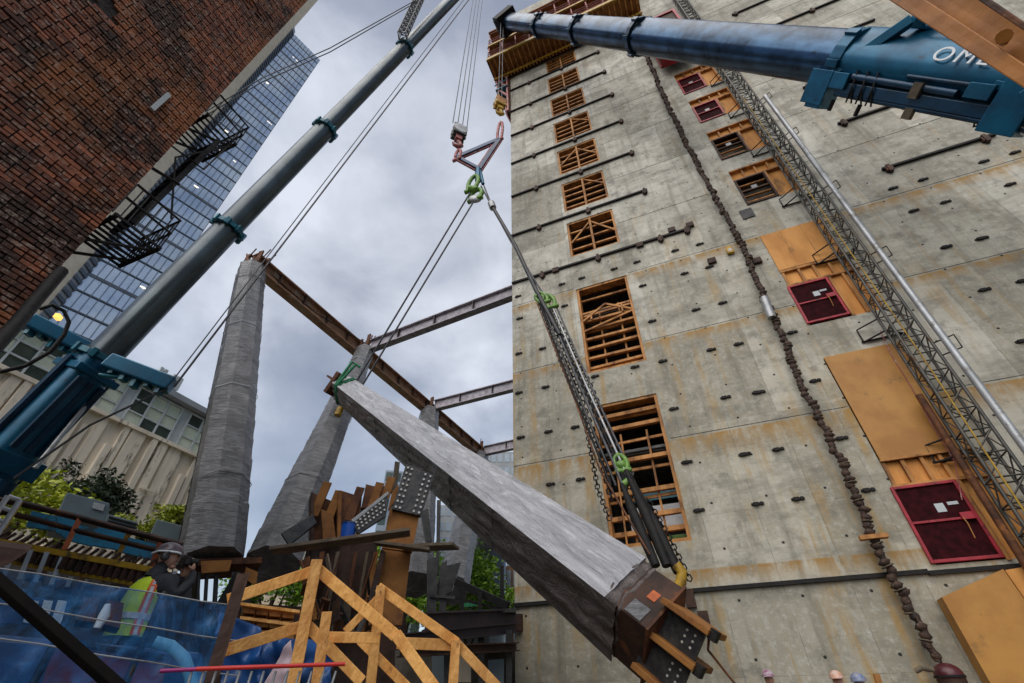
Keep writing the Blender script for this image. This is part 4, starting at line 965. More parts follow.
# mid band and underslung detail on the base section
k = MB(); k.obox(bp(sA - 3.6), bd * .28, xb * .72, yb * .72); k.obox(bp(sA - .55), bd * .12, xb * .69, yb * .69); each(k, 'boom_band', M['blue'], cr1, .03)
k = MB()
for sx in (-.36, 0, .36): k.beam(bp(sA - 3.2) + xb * sx - yb * .66, bp(sA - .8) + xb * sx - yb * .66, .16, .12, yb)
k.beam(bp(-3) + xb * .7, bp(sA - .3) + xb * .72, .12, .2, yb); k.beam(bp(-3) - xb * .7, bp(sA - .3) - xb * .72, .12, .2, yb); each(k, 'stiffening_rib', M['blued'], cr1, .01)
k = MB(); k.tube([bp(-12) - yb * 1.6, bp(sA - 4.0) - yb * 1.0], .28, 14); k.build('luffing_cylinder', M['blued'], cr1)
k = MB(); k.tube([ath(35, 468, 18.2), ath(113, 372, 18.3)], .07, 6); k.build('pipe', M['alu'], cr1)
# guy frame arms
aL, aM, aR_ = ath(30, 325, 19.0), bp(sA), ath(176, 388, 16.0)
for (p, q_) in ((ath(90, 352, 18.5), ath(28, 321, 18.8)), (ath(108, 362, 17.0), ath(172, 386, 16.2))):
    o = MB().beam(p, q_, .45, .5).build('guy_arm', M['blue'], cr1, bevel=.05)
    k = MB()
    for i in range(5): f = .15 + i * .18; k.obox(p.lerp(q_, f) - Z * .24, X0 * .07, Vector((0, .12, 0)), Z * (.1 + .08 * (i % 3)))
    k.tube([p - Z * .5, q_ + Z * .1], .07, 6); k.build('fitting', M['teal'], o)
k = MB(); k.tube([ath(98, 352, 18.5), ath(82, 366, 18.3), ath(70, 392, 18.2)], .16, 8); k.ball(ath(86, 355, 18.3), .33); k.ball(ath(92, 360, 18.1), .25); k.build('winch', M['black'], cr1)
k = MB()
k.tube([ath(174, 387, 16.1), ath(470, -2, 9.2)], .035, 5)
k.tube([ath(170, 384, 16.1), ath(465, -2, 9.2)], .02, 5)
k.tube([ath(14, 478, 18), ath(90, 425, 17), ath(168, 388, 16.1)], .035, 5)
each(k, 'stay_cable', M['rope'], cr1)
k = MB(); 
for o_ in (0, 4): k.tube([ath(416 + o_, 0, 10.5), ath(330, 48 + o_, 14), ath(262, 78 + o_, 17), ath(205, 112 + o_, 20)], .03, 5)
each(k, 'stay_cable', M['rope'], cr1)
# hydraulic hose loop
k = MB(); hl = [(0, 372), (25, 366), (50, 352), (64, 335), (69, 322), (64, 311), (52, 305), (40, 309)]; k.tube([ath(x_, y_, 16.5) for x_, y_ in hl], .055, 8); k.build('hose', M['black'], cr1)
# stowed lattice jib above the boom
k = MB(); j0, j1 = ath(402, 36, 11.3), ath(424, -12, 10.5); jd = (j1 - j0).normalized(); jx = jd.cross(FW).normalized(); jy = jx.cross(jd)
cs = [jx * .22 + jy * .2, -jx * .22 + jy * .2, jx * .22 - jy * .2, -jx * .22 - jy * .2]
for c_ in cs: k.tube([j0 + c_, j1 + c_ + jd * 4], .035, 5)
for i in range(16):
    p = j0 + jd * i * .6
    for (a_, b_) in ((0, 1), (0, 2), (1, 3), (2, 3)): k.tube([p + cs[a_], p + jd * .6 + cs[b_]], .025, 4); k.tube([p + cs[a_], p + cs[b_]], .025, 4)
k.build('lattice_jib', M['galv'], cr1)
# lower works standing outside the picture
k = MB(); bx = cr1.location; k.box(bx.x - 2, bx.x + 10, bx.y - 6, bx.y - 3, .9, 2.0) if False else k.obox(Vector((bx.x - 6, bx.y, 1.3)), Vector((5, 0, 0)), Vector((0, 1.5, 0)), Vector((0, 0, .6))); k.build('carrier', M['blue'], cr1)

# ================================================================ CRANE 2 (right, navy boom)
Q0, Q1 = ath(1010, 79, 15.2), ath(508, 22, H)
cr2 = thing('mobile_crane', 'telescopic crane whose navy boom with white lettering crosses the top right', 'crane', (22, 0, 0))
bd2 = (Q1 - Q0).normalized(); BL2 = (Q1 - Q0).length
def proj(p): d_ = p - CAM; return 512 + F * d_.dot(RT) / d_.dot(FW), 341.5 - F * d_.dot(UPV) / d_.dot(FW)
def onb2(px):
    return BL2 * min(range(-400, 1001), key=lambda i: abs(proj(Q0 + bd2 * (BL2 * i / 1000))[0] - px)) / 1000
def bq(s): return Q0 + bd2 * s
s5, s4, s3, s2_, s1_ = onb2(852), onb2(640), onb2(580), onb2(541), BL2
KB_ = .80
boomsec(bq(-9), bq(s5), 1.12 * KB_, 1.08 * KB_, 'blue', cr2, 'boom_base')
boomsec(bq(s5 + .01), bq(s4), .79, .77, 'boomn', cr2); boomsec(bq(s4 + .01), bq(s3), .72, .70, 'boomn', cr2); boomsec(bq(s3 + .01), bq(s2_), .66, .64, 'boomn', cr2); boomsec(bq(s2_ + .01), bq(s1_), .60, .58, 'boomn', cr2)
xc = bd2.cross(Z).normalized(); yc = xc.cross(bd2).normalized()
for s, r_ in ((s5, .93), (s4, .88), (s3, .81), (s2_, .75)):
    k = MB(); n_ = 18
    for i in range(n_):
        t_ = 2 * math.pi * i / n_; dr = xc * math.cos(t_) + yc * math.sin(t_); tn = -xc * math.sin(t_) + yc * math.cos(t_)
        k.obox(bq(s) + dr * r_, bd2 * (.16 if s != s5 else .22), tn * r_ * .19, dr * .07)
        if i % 3 == 0: k.obox(bq(s) + dr * (r_ + .08), bd2 * .22, tn * .12, dr * .09)
    k.build('collar', M['blued'] if s != s5 else M['blue'], cr2, bevel=.015)
k = MB(); k.obox(bq(s1_ + .2), bd2 * .5, xc * .85, yc * .9); k.tube([bq(s1_ + .3) - xc * .7 - yc * .5, bq(s1_ + .3) + xc * .7 - yc * .5], .55, 16); k.tube([bq(s1_ + .5) - xc * .6 + yc * .5, bq(s1_ + .5) + xc * .6 + yc * .5], .35, 12); k.build('boom_head', M['black'], cr2, bevel=.04)
view = (CAM - Q0); vs = (view - bd2 * view.dot(bd2)).normalized()      # side of the boom that faces the street
us = bd2.cross(vs); us = us if us.z > 0 else -us
def side(s, up_, out): return bq(s) + us * up_ * .8 + vs * out * .8
# diagonal yoke above the collar
sy = s5
k = MB(); k.beam(side(sy + .2, -.95, 1.15), side(sy - 1.6, 1.55, .5), .3, .3, vs); k.beam(side(sy - 1.6, 1.5, .5), side(sy - 2.1, 1.5, -.4), .35, .3, vs); k.tube([side(sy - 2, 1.4, .3), side(sy - 7, 1.25, .3)], .06, 6); k.build('yoke', M['blue'], cr2, bevel=.02)
k = MB(); k.obox(side(sy + .15, -1.1, .9), bd2 * .42, us * .55, vs * .4); k.obox(side(sy + .1, -1.75, .9), bd2 * .3, us * .16, vs * .3); k.obox(side(sy - .55, -.75, 1.15), bd2 * .3, us * .25, vs * .18); k.build('yoke_bracket', M['blue'], cr2, bevel=.02)
k = MB(); k.beam(side(sy - .5, -1.0, 1.05), side(-2.0, -1.05, 1.05), .34, .30, vs); k.build('side_beam', M['blued'], cr2, bevel=.02)
k = MB(); k.tube([side(sy - .9, -.55, 1.16), side(onb2(985), -.62, 1.16)], .12, 8); k.tube([side(sy - 2.6, -.28, 1.17), side(sy - 4.6, -.30, 1.17)], .07, 6); k.tube([side(sy - .5, -1.25, 1.1), side(-1.8, -1.35, 1.1)], .09, 6); each(k, 'guy_cylinder', M['blued'], cr2)
k = MB(); k.obox(side(sy - 3.1, -.7, 1.24), bd2 * .13, us * .22, vs * .12); k.obox(side(sy - 3.15, -1.5, 1.1), bd2 * .12, us * .16, vs * .1); each(k, 'rope_clamp', M['plank'], cr2)
k = MB()
for f in (1.0, 1.35, 1.7):
    for i in range(2): k.tube([side(sy - f, -.3, 1.2), side(sy - f - .12, -.9, 1.35), side(sy - f - .05 - i * .2, -1.5, 1.15)], .03, 5)
for f in (.5, 1.5): k.tube([side(sy - f, -1.5, 1.0), side(sy - f, -1.95, 1.0)], .07, 8)
for (f, g__) in ((4.9, .1), (5.6, .2), (6.4, -.1)): k.tube([side(sy - f, -1.2, 1.1), side(sy - f - .1, -1.55 + g__ * .3, 1.15), side(sy - f - .35, -1.35, 1.1)], .035, 5)
each(k, 'hydraulic_line', M['black'], cr2)
k = MB(); k.obox(side(sy - 4.7, -.45, 1.2), bd2 * .32, us * .2, vs * .15); k.beam(side(sy - 4.9, -.2, 1.2), side(sy - 8.6, -.55, 1.2), .22, .1, vs); k.beam(side(sy - 5.6, -.3, 1.25), side(sy - 6.6, -1.1, 1.25), .12, .2, vs); each(k, 'side_fitting', M['blue'], cr2, .02)
k = MB(); e0_ = onb2(1045); k.obox(side(e0_, -.75, .9), bd2 * .45, us * .7, vs * .35); k.obox(side(e0_ + .3, -1.35, .8), bd2 * .25, us * .12, vs * .25); k.build('cylinder_head', M['blue'], cr2, bevel=.03)
for up_ in (-.35, -1.25): MB().tube([side(e0_ - .3, up_, .95), side(-7, up_ - .5, .95)], .2, 18).build('cylinder_rod', M['chrome'], cr2)
# lettering
def text(body, size, pos, ax_, up_, mat_, parent, name, ext=.004):
    cu = bpy.data.curves.new(name, 'FONT'); cu.body = body; cu.size = size; cu.extrude = ext; cu.offset = 0.0; cu.space_character = 1.22
    tmp = bpy.data.objects.new(name, cu); col.objects.link(tmp); dg = bpy.context.evaluated_depsgraph_get(); me = bpy.data.meshes.new_from_object(tmp.evaluated_get(dg)); bpy.data.objects.remove(tmp)
    nn = ax_.cross(up_).normalized(); mw = Matrix((ax_.normalized(), up_.normalized(), nn)).transposed().to_4x4(); mw.translation = pos
    me.transform(FR[parent.name].inverted() @ mw); me.materials.append(mat_); o = bpy.data.objects.new(name, me); col.objects.link(o); o.parent = parent; return o
bs_ = -bd2 
# the upper flank of the boom leans back; letters lie on it
up2 = (us * 1.0 - vs * .35).normalized()
from mathutils.bvhtree import BVHTree
_pl = Q0 + vs * .9; tpos = onplane(929, 63, _pl, vs)
bb_ = [o for o in cr2.children if o.name.startswith('boom_base')][0]; bv = BVHTree.FromPolygons([v.co.copy() for v in bb_.data.vertices], [tuple(p.vertices) for p in bb_.data.polygons])
_fr = FR[cr2.name]; _f3 = _fr.to_3x3().inverted(); vl = (_f3 @ vs).normalized()
def onboom(p):
    h_ = bv.ray_cast(_fr.inverted() @ (p + vs * 3), -vl); return (_fr @ h_[0]) if h_[0] is not None else p
pa_, pb2, pc_ = onboom(tpos), onboom(tpos - bd2 * 2.0), onboom(tpos + us * .5)
tx = (pb2 - pa_).normalized(); ty = (pc_ - pa_); ty = (ty - tx * ty.dot(tx)).normalized(); tn_ = tx.cross(ty); tn_ = tn_ if tn_.dot(vs) > 0 else -tn_
text('OME', .66, pa_ + tn_ * .13, tx, ty, M['white'], cr2, 'lettering', .008)
k = MB(); k.obox(Vector((24, -1, 1.5)), Vector((6, 0, 0)), Vector((0, 1.6, 0)), Vector((0, 0, .6))); k.build('carrier', M['blue'], cr2)

# ================================================================ ochre channel beam overhead
cb_ = thing('steel_channel', 'ochre primed steel beam crossing the top right corner close overhead', 'beam', ath(960, 40, 6))
def vprism2(name, pts, h, th, m_): return px_slab(cb_, name, m_, pts, h, th, .008)
vprism2('flange', [(728, -105), (1180, 190), (1180, 165), (765, -105)], 4.0, .03, 'chan')
vprism2('web', [(762, -106), (1180, 168), (1180, 133), (822, -106)], 4.12, .02, 'chan')
vprism2('upper_flange', [(816, -108), (1180, 135), (1180, 127), (832, -108)], 4.0, .03, 'rustd')
pb = ath(1004, 42, 4.06); pt_ = ath(1004, 37, 3.95); MB().tube([pb, pt_], .03, 8).tube([pt_, pt_ + (pt_ - pb).normalized() * .02], .05, 10).build('bolt', M['chan'], cb_)
vprism2('cross_member', [(900, -82), (1180, 72), (1180, 52), (915, -82)], 4.6, .2, 'rustd')

# ================================================================ BRICK BUILDING, upper left
er = ray(113, 209); E0 = Vector((er.x, er.y, 0)) * (5.0 / math.hypot(er.x, er.y))     # wall corner
bb = thing('brick_building', 'old sooty red brick wall close at upper left with a fire escape', 'building', E0, -AZ)
def BW(v, z, o=0): return E0 + V * v + U * o + Z * z
k = MB(); k.add([BW(-9, -.2), BW(0, -.2), BW(0, 15), BW(-9, 15)], [(0, 1, 2, 3)]); k.add([BW(0, -.2), BW(0, -.2, -9), BW(0, 15, -9), BW(0, 15)], [(0, 1, 2, 3)]); k.add([BW(-9, 15), BW(0, 15), BW(0, 15, -9), BW(-9, 15, -9)], [(0, 1, 2, 3)]); k.add([BW(-9, -.2), BW(-9, -.2, -9), BW(-9, 15, -9), BW(-9, 15)], [(0, 1, 2, 3)]); k.add([BW(0, -.2, -9), BW(-9, -.2, -9), BW(-9, 15, -9), BW(0, 15, -9)], [(0, 1, 2, 3)])
k.build('mortar_wall', M['mortar'], bb)
k = MB(); tones = []; rb = random.Random(3); row = 0; z = 1.2; bl, bh = .16, .050
def keep(v, z):
    q_ = proj(BW(v, z)); return (BW(v, z) - CAM).dot(FW) > .3 and -60 < q_[0] < 420 and -60 < q_[1] < 420
while z < 14.8:
    v = 0.0; hd_ = row % 6 == 5; half = row % 2 == 0
    first = True
    while v > -8:
        l_ = bl if not hd_ else .08
        if half and not hd_: l_ = bl / 2 - .0; half = False
        if keep(v, z):
            miss = noise.noise(Vector((v * .9, z * .9, 4))) > .42 and rb.random() < .5
            o_ = .008 + rb.uniform(-.006, .008) + max(0, noise.noise(Vector((v * .6, z * .6, 1)))) * .02 - (.03 if miss else 0)
            v1 = v - l_ + .012; j = [rb.uniform(-.004, .004) for _ in range(4)]
            base = len(k.v); c_ = BW((v + v1) / 2, z + bh / 2, o_ / 2 - .0)
            k.obox(c_, V * (v - v1) / 2, Z * (bh / 2 - .006 + j[0]), U * (o_ / 2 + .012)); tones += [min(1, max(0, rb.gauss(.42, .3)))] * 6
        v -= l_
    z += bh + .004; row += 1
br = k.build('brickwork', M['brick'], bb)
at = br.data.attributes.new('tone', 'FLOAT', 'FACE'); at.data.foreach_set('value', tones[:len(br.data.polygons)])
# small grey wall bracket
p, p2 = onplane(149, 111, E0, U) + U * .05, onplane(166, 96, E0, U) + U * .05; k = MB().beam(p, p2, .05, .03, U)
k.build('wall_bracket', M['frame'], bb)
k = MB(); pa, pb_ = onplane(30, 300, E0, U) + U * .1, onplane(95, 255, E0, U) + U * .1
k.tube([ath(-10, 352, 4.6), ath(18, 322, 4.75), ath(36, 300, 4.9), ath(62, 270, 5.0)], .05, 8); k.build('drain_pipe', M['black'], bb)
# fire escape on the hidden front
fe = thing('fire_escape', 'black iron fire escape balconies and stair sticking out past the brick edge', 'fire escape', BW(0, 4, 0), -AZ)
def balcony(z, w_=.52, ln=1.5, rail=.5, u0=-.62, u1=.05):
    k_ = MB()
    for f in (0.05, w_): k_.beam(BW(f, z, u0), BW(f, z, u1), .035, .05)
    n_ = 9
    for i in range(n_): f = u0 + (u1 - u0) * i / (n_ - 1); k_.beam(BW(.02, z, f), BW(w_, z, f), .012, .03)
    k_.build('grating', M['black'], fe)
    k_ = MB()
    for r_ in (.26, rail): k_.tube([BW(.0, z + r_, u1), BW(w_, z + r_, u1), BW(w_, z + r_, u0)], .016, 5)
    for i in range(8): f = w_ * i / 7; k_.tube([BW(f, z, u1), BW(f, z + rail, u1)], .009, 4)
    for i in range(9): f = u0 + (u1 - u0) * i / 8; k_.tube([BW(w_, z, f), BW(w_, z + rail, f)], .009, 4)
    k_.build('railing', M['black'], fe)
    k_ = MB(); k_.tube([BW(.0, z - .4, u1 - .1), BW(w_ * .95, z - .02, u1 - .1)], .018, 5); k_.tube([BW(.0, z - .4, u0 + .2), BW(w_ * .95, z - .02, u0 + .2)], .018, 5); k_.build('bracket', M['black'], fe)
balcony(5.02); balcony(7.3, .5)
k = MB()
for o_ in (-.06, -.4): k.beam(BW(.22, 5.15, o_), BW(.34, 7.2, o_ + .02), .025, .06)
for i in range(10): f = i / 9; k.beam(BW(.22 + .12 * f, 5.2 + 1.9 * f, -.06), BW(.22 + .12 * f, 5.2 + 1.9 * f, -.4), .06, .015)
k.tube([BW(.45, 5.5, .0), BW(.1, 6.3, .0), BW(.5, 7.3, .0)], .012, 5); k.tube([BW(.0, 6.4, .0), BW(.4, 6.5, .0), BW(.46, 7.3, .0)], .012, 5); k.tube([BW(.0, 5.9, .0), BW(.3, 6.0, .0)], .02, 5)
k.build('stair', M['black'], fe)

# ================================================================ SKYSCRAPER
hS = 90.0
def azp(px, py, h): p = ath(px, py, h); return p
ra, rb_ = ray(294, 34), ray(320, 60)
ta = ra.z / math.hypot(ra.x, ra.y); tb = rb_.z / math.hypot(rb_.x, rb_.y)
KA = ath(294, 34, hS); KB = ath(320, 60, hS * ta / tb * 1.0); KB.z = KA.z
def gp(px, py): return None
sk = thing('glass_skyscraper', 'tall blue glass skyscraper with a cream stone edge behind the brick wall', 'skyscraper', (KA.x, KA.y, 0))
Az = Vector((KA.x, KA.y, 0)); Bz = Vector((KB.x, KB.y, 0)); gd = (Bz - Az).normalized(); gl_ = (Bz - Az).length; gn = Vector((gd.y, -gd.x, 0)); gn = gn if gn.dot(-Az) > 0 else -gn
# left faces step back: grey louvred strip then cream stone
La = ray(230, 99); L1 = Vector((La.x, La.y, 0)).normalized(); Lc = ray(256, 49); L2 = Vector((Lc.x, Lc.y, 0)).normalized(); 
Lp = L1 * (hS * .985); Cp = Lp * 1
Lf = Cp - (Az.normalized() * 0) + (Cp - Lp).normalized() * 18
ZH = KA.z
core = MB()
def vprism(mb_, poly, z0, z1): mb_.prism([Vector((p.x, p.y, z0)) for p in poly], Z * (z1 - z0))
back = Az.normalized() * 30
vprism(core, [Az - gn * .3, Bz - gn * .3, Bz - gn * .3 + back + gn * 0, Az + back], -1, ZH - .5); core.build('core', M['mull'], sk)
nf = 48; fh = ZH / nf
for i in range(nf):
    z0 = i * fh
    if z0 + fh < 22: continue
    k = MB(); vprism(k, [Az, Bz, Bz - gn * .25, Az - gn * .25], z0 + .5, z0 + fh); o = k.build('glass_band', M['glass'], sk)
    k = MB(); nm = 9
    for j in range(nm + 1): p = Az + gd * gl_ * j / nm; k.obox(Vector((p.x, p.y, z0 + fh / 2)) + gn * .06, gd * .05, gn * .05, Z * fh / 2)
    k.obox(Vector(((Az + Bz) / 2).to_tuple()) + Z * (z0 + .25) + gn * .05, gd * gl_ / 2, gn * .09, Z * (.08 if i % 4 else .30)); k.build('mullion', M['mull'], o)
    if i % 2 == 0 and random.random() < .45:
        k = MB()
        for _ in range(2): u_ = random.uniform(.2, .9); k.obox(Az + gd * gl_ * u_ + Z * (z0 + fh * .75) + gn * .04, gd * .35, gn * .03, Z * .13)
        each(k, 'ceiling_lamp', M['lamp'], o)
# right return face (glass in shade)
k = MB(); vprism(k, [Bz + gn * .0, Bz - gn * .2 + gd * .05, Bz - gn * .2 + back * .5, Bz + back * .5 + gd * .02], 10, ZH); k.build('return_wall', M['glass'], sk)
# louvred strip
k = MB(); vprism(k, [Lp, Az - gd * .02, Az + back * .3, Lp + back * .3], -1, ZH + 1.5); lv = k.build('louvre_wall', M['greypanel'], sk)
k = MB(); lpd = (Az - Lp); lnm = Vector((lpd.y, -lpd.x, 0)).normalized(); lnm = lnm if lnm.dot(-Az) > 0 else -lnm
for i in range(110): z0 = 12 + i * (ZH - 12) / 110; k.obox((Lp + Az) / 2 + Z * z0 + lnm * .15, lpd / 2, lnm * .15, Z * .32)
k.build('louvre', M['mull'], lv)
k = MB(); c3v = Cp; ext_ = (Lp - Az).normalized() * 26; vprism(k, [Lp, Lp + ext_ + back * .05, Lp + ext_ + back * .6, Lp + back * .6], -1, ZH * 1.3); k.build('stone_pier', M['cream'], sk)
k = MB(); 
for i in range(8): 
    for j in range(2): pass
p_ = ath(58, 318, hS * .8)
k.obox(ath(58, 317, hS * .93), lpd.normalized() * .45, lnm * .3, Z * .35); k.build('lit_window', M['warm'], sk)

# ================================================================ PRECAST LOW BUILDING
PB = ath(100, 416, 35); 
lb_ = thing('precast_building', 'low building of fluted beige precast panels with a band of green windows', 'building', (PB.x, PB.y, 0), -AZ)
def LB(v, z, o=0): return Vector((PB.x, PB.y, 0)) + V * v + U * o + Z * z
vz_ = lambda px, py: ((lambda p: ((p - PB).dot(V), p.z))(onplane(px, py, PB, U)))
zt = PB.z; vend = vz_(224, 462)[0]; v0 = -22
k = MB(); k.obox(LB((v0 + vend) / 2, zt / 2 - .2, -6), V * (vend - v0) / 2, U * 6, Z * (zt / 2 + .2)); k.build('wall', M['precast'], lb_)
k = MB(); i = 0; v = v0; rp = random.Random(5)
while v < vend - .5:
    wv_ = rp.choice((.35, .35, .5, .9)); dp_ = rp.choice((.12, .22, .3)); top = zt - (0 if rp.random() < .7 else rp.choice((.8, 1.4)))
    k.obox(LB(v + wv_ / 2, top / 2, dp_ / 2), V * wv_ / 2, Z * top / 2, U * dp_ / 2); v += wv_ + rp.choice((.12, .25, .45))
k.build('fluted_rib', M['precast'], lb_)
k = MB()
for vv in [v0 + 2.2 * i for i in range(int((vend - v0) / 2.2))]: k.obox(LB(vv, zt - rp.uniform(2, 6), .33), V * .5, Z * .06, U * .04)
each(k, 'panel_ledge', M['precast'], lb_)
k = MB(); k.obox(LB((v0 + vend) / 2, zt + .12, -.1), V * (vend - v0) / 2, U * .45, Z * .12); k.build('coping', M['precast'], lb_)
wz0, wz1 = zt + .3, zt + 3.3
k = MB(); k.obox(LB((v0 + vend) / 2, (wz0 + wz1) / 2, -6.5), V * (vend - v0) / 2, U * 5.8, Z * (wz1 - wz0) / 2); k.build('attic_wall', M['frame'], lb_)
k = MB(); k.obox(LB((v0 + vend) / 2, wz1 + .2, -6.2), V * (vend - v0 + .4) / 2, U * 6.2, Z * .2); k.build('roof', M['greypanel'], lb_)
nw_ = int((vend - v0) / 3.6); 
for i in range(nw_):
    va = v0 + (vend - v0) * i / nw_ + .35; vb = v0 + (vend - v0) * (i + 1) / nw_ - .35
    f = MB(); f.obox(LB((va + vb) / 2, (wz0 + wz1) / 2, -.66), V * (vb - va) / 2, U * .02, Z * 1.3); o = f.build('window', M['gglass'], lb_)
    k = MB()
    for j in range(4): vv = va + (vb - va) * j / 3; k.obox(LB(vv, (wz0 + wz1) / 2, -.60), V * .05, U * .07, Z * 1.3)
    for j in range(4): zz_ = wz0 + .2 + 2.6 * j / 3; k.obox(LB((va + vb) / 2, zz_, -.60), V * (vb - va) / 2, U * .06, Z * .045)
    k.build('window_frame', M['frame'], o)
    k = MB()
    for j in range(3):
        for l in range(3):
            if rp.random() < (.75 if 4 <= i <= 7 else .3): k.obox(LB(va + (vb - va) * (j + .5) / 3, wz0 + .2 + 2.6 * (l + .5) / 3, -.635), V * ((vb - va) / 6 - .07), U * .008, Z * .37)
    if k.v: k.build('reflection_pane', M['pgreen'], o)  # pale panes carry a bright reflection in their colour
# grey metal panel building just behind, up left
k = MB(); q_ = ath(40, 290, 52)
mp_ = thing('metal_clad_building', 'grey metal clad block between the precast building and the glass skyscraper', 'building', (q_.x, q_.y, 0), -AZ)
k.obox(Vector((q_.x, q_.y, 0)) + Z * 14.0 - U * 8 + V * -8, V * 17, U * 8, Z * 14.0); k.build('wall', M['greypanel'], mp_)
k = MB()
for i in range(40): k.obox(Vector((q_.x, q_.y, 0)) + Z * 14.0 + V * (-24 + i * .8) + U * .03, V * .03, U * .05, Z * 13.8)
k.build('panel_seam', M['frame'], mp_)
# rooftop antennas
at_ = thing('rooftop_antennas', 'cluster of small grey antennas on the roof of the precast building', 'antenna', LB(vz_(150, 425)[0], wz1 + .4, -1))
for px_ in (134, 140, 153, 158, 162):
    v_ = vz_(px_, 430)[0]; k = MB(); k.tube([LB(v_, wz1 + .3, -1), LB(v_, wz1 + 1.7, -1)], .08, 6); k.obox(LB(v_, wz1 + 1.5, -1), V * .12, U * .12, Z * .5); k.build('antenna', M['frame'], at_)

# ================================================================ TREES
def tree(name, label, base, h, cr, nl, leaf, mat_, group=None, trunk=True, sq=.8, seed=1, limbs=7):
    t = thing(name, label, 'tree', base, 0, group); rr = random.Random(seed); top = base + Z * (h - cr * sq)
    k = MB(); k.tube([base, base.lerp(top, .5) + Vector((.05 * h * rr.uniform(-.3, .3), 0, 0)), top], [h * .035, h * .025, h * .012], 8)
    cl = []
    for i in range(limbs):
        d_ = Vector((rr.gauss(0, 1), rr.gauss(0, 1), rr.uniform(-.2, 1))).normalized(); e_ = top + Vector((d_.x * cr * .75, d_.y * cr * .75, d_.z * cr * sq * .7)); k.tube([base.lerp(top, rr.uniform(.55, .95)), e_], [h * .014, h * .004], 5); cl.append(e_)
        for _ in range(3): cl.append(e_ + Vector((rr.gauss(0, .28), rr.gauss(0, .28), rr.gauss(0, .22))) * cr)
    k.build('trunk', M['bark'], t)
    k = MB()
    for i in range(nl):
        c_ = rr.choice(cl) + Vector((rr.gauss(0, 1), rr.gauss(0, 1), rr.gauss(0, .8))) * cr * .16
        a_ = Vector((rr.gauss(0, 1), rr.gauss(0, 1), rr.gauss(0, .6))).normalized(); b_ = a_.cross(Vector((rr.gauss(0, 1), rr.gauss(0, 1), rr.gauss(0, 1)))).normalized(); s_ = leaf * rr.uniform(.6, 1.3)
        k.add([c_ - a_ * s_, c_ + b_ * s_ * .45, c_ + a_ * s_, c_ - b_ * s_ * .45], [(0, 1, 2, 3)])
    k.build('crown', M[mat_], t); return t
def tpx(px, py, h, rad, **kw):      # crown centred at a picture position
    c_ = ath(px, py, h); base = Vector((c_.x, c_.y, 0)); return dict(base=base, h=c_.z + rad * .6, cr=rad, **kw)
tree('street_tree', 'yellow green leafy tree at far left above the blue hoarding', **tpx(28, 500, 24, 1.7), nl=3500, leaf=.13, mat_='leaf', seed=2)
tree('street_tree', 'small dark evergreen tree behind the grey rooftop box', **tpx(84, 497, 26, 1.5), nl=3500, leaf=.12, mat_='leafd', seed=3)
tree('street_tree', 'low yellow green shrub showing between the two grey boxes', **tpx(142, 532, 21, .8), nl=1600, leaf=.09, mat_='leaf', seed=4)
tree('street_tree', 'small yellow tree against the foot of the leftmost wrapped column', **tpx(181, 515, 22, .7), nl=1200, leaf=.09, mat_='leaf', seed=5)
tree('street_tree', 'bright green street tree between the rusty steel and the far base plates', **tpx(407, 590, 30, 3.0), nl=6000, leaf=.17, mat_='leafg', seed=6)
tree('street_tree', 'bright green street tree just left of the tower base above the dark girders', **tpx(470, 596, 32, 3.0), nl=6000, leaf=.17, mat_='leafg', seed=7)
tree('street_tree', 'green tree peeking below the leaning wrapped column', **tpx(275, 590, 30, 1.8), nl=3000, leaf=.15, mat_='leafg', seed=8)

# ================================================================ DISTANT BUILDINGS IN THE GAPS
def tower_blk(name, label, x0, x1, ytop, h, mat_, wmat, rows, cols, depth=14, y1=None, fr_='farwhite'):
    a_, b_ = ath(x0, ytop, h), ath(x1, ytop if y1 is None else y1, h); b_.z = a_.z; t = thing(name, label, 'building', (a_.x, a_.y, 0))
    d_ = (b_ - a_); n_ = Vector((-d_.y, d_.x, 0)).normalized(); n_ = n_ if n_.y > 0 else -n_; ln = d_.length; d_.normalize()
    k = MB(); vprism(k, [a_, b_, b_ + n_ * depth, a_ + n_ * depth], -.5, a_.z); k.build('wall', M[mat_], t)
    zb_ = 2.0; rh = (a_.z - zb_) / rows; cw = ln / cols
    pr_ = None
    vis = 0
    for i in range(rows):
        for j in range(cols):
            c_ = Vector((a_.x, a_.y, 0)) + d_ * cw * (j + .5) + Z * (zb_ + rh * (i + .55))
            x_, y_ = proj(c_)
            if y_ > 690 or vis > 98: continue
            vis += 1
            if pr_ is None: pr_ = MB().obox(c_ - n_ * .04, d_ * cw * .38, n_ * .05, Z * rh * .3).build('window', M[wmat], t); pc_ = c_
            else: shift_copy(pr_, c_ - pc_)
    return t
tower_blk('office_tower', 'pale gridded office tower standing far behind beside the concrete core', 484, 530, 452, 120, 'farwhite', 'farglass', 14, 7, y1=449)
tower_blk('office_tower', 'pale office tower behind the lifted column and the far base plates', 440, 486, 505, 100, 'farwhite', 'farglass', 11, 7)
tower_blk('office_tower', 'dim teal glass office tower behind the rusty plates', 386, 436, 470, 85, 'farglass', 'gglass', 13, 6)
tower_blk('brick_block', 'tan brick low building beyond the green trees at the tower foot', 476, 503, 556, 62, 'tanbrick', 'gglass', 4, 4)
tower_blk('stone_block', 'pink stone building with pale windows squeezed against the tower corner', 503, 530, 566, 58, 'tanbrick', 'farglass', 4, 3)
tower_blk('stone_block', 'cream stone building seen between the wrapped column and rusty steel', 268, 330, 520, 60, 'cream', 'gglass', 6, 7)
rd = thing('round_glass_building', 'dark round glass building behind the farthest wrapped column', 'building', ath(488, 600, 52))
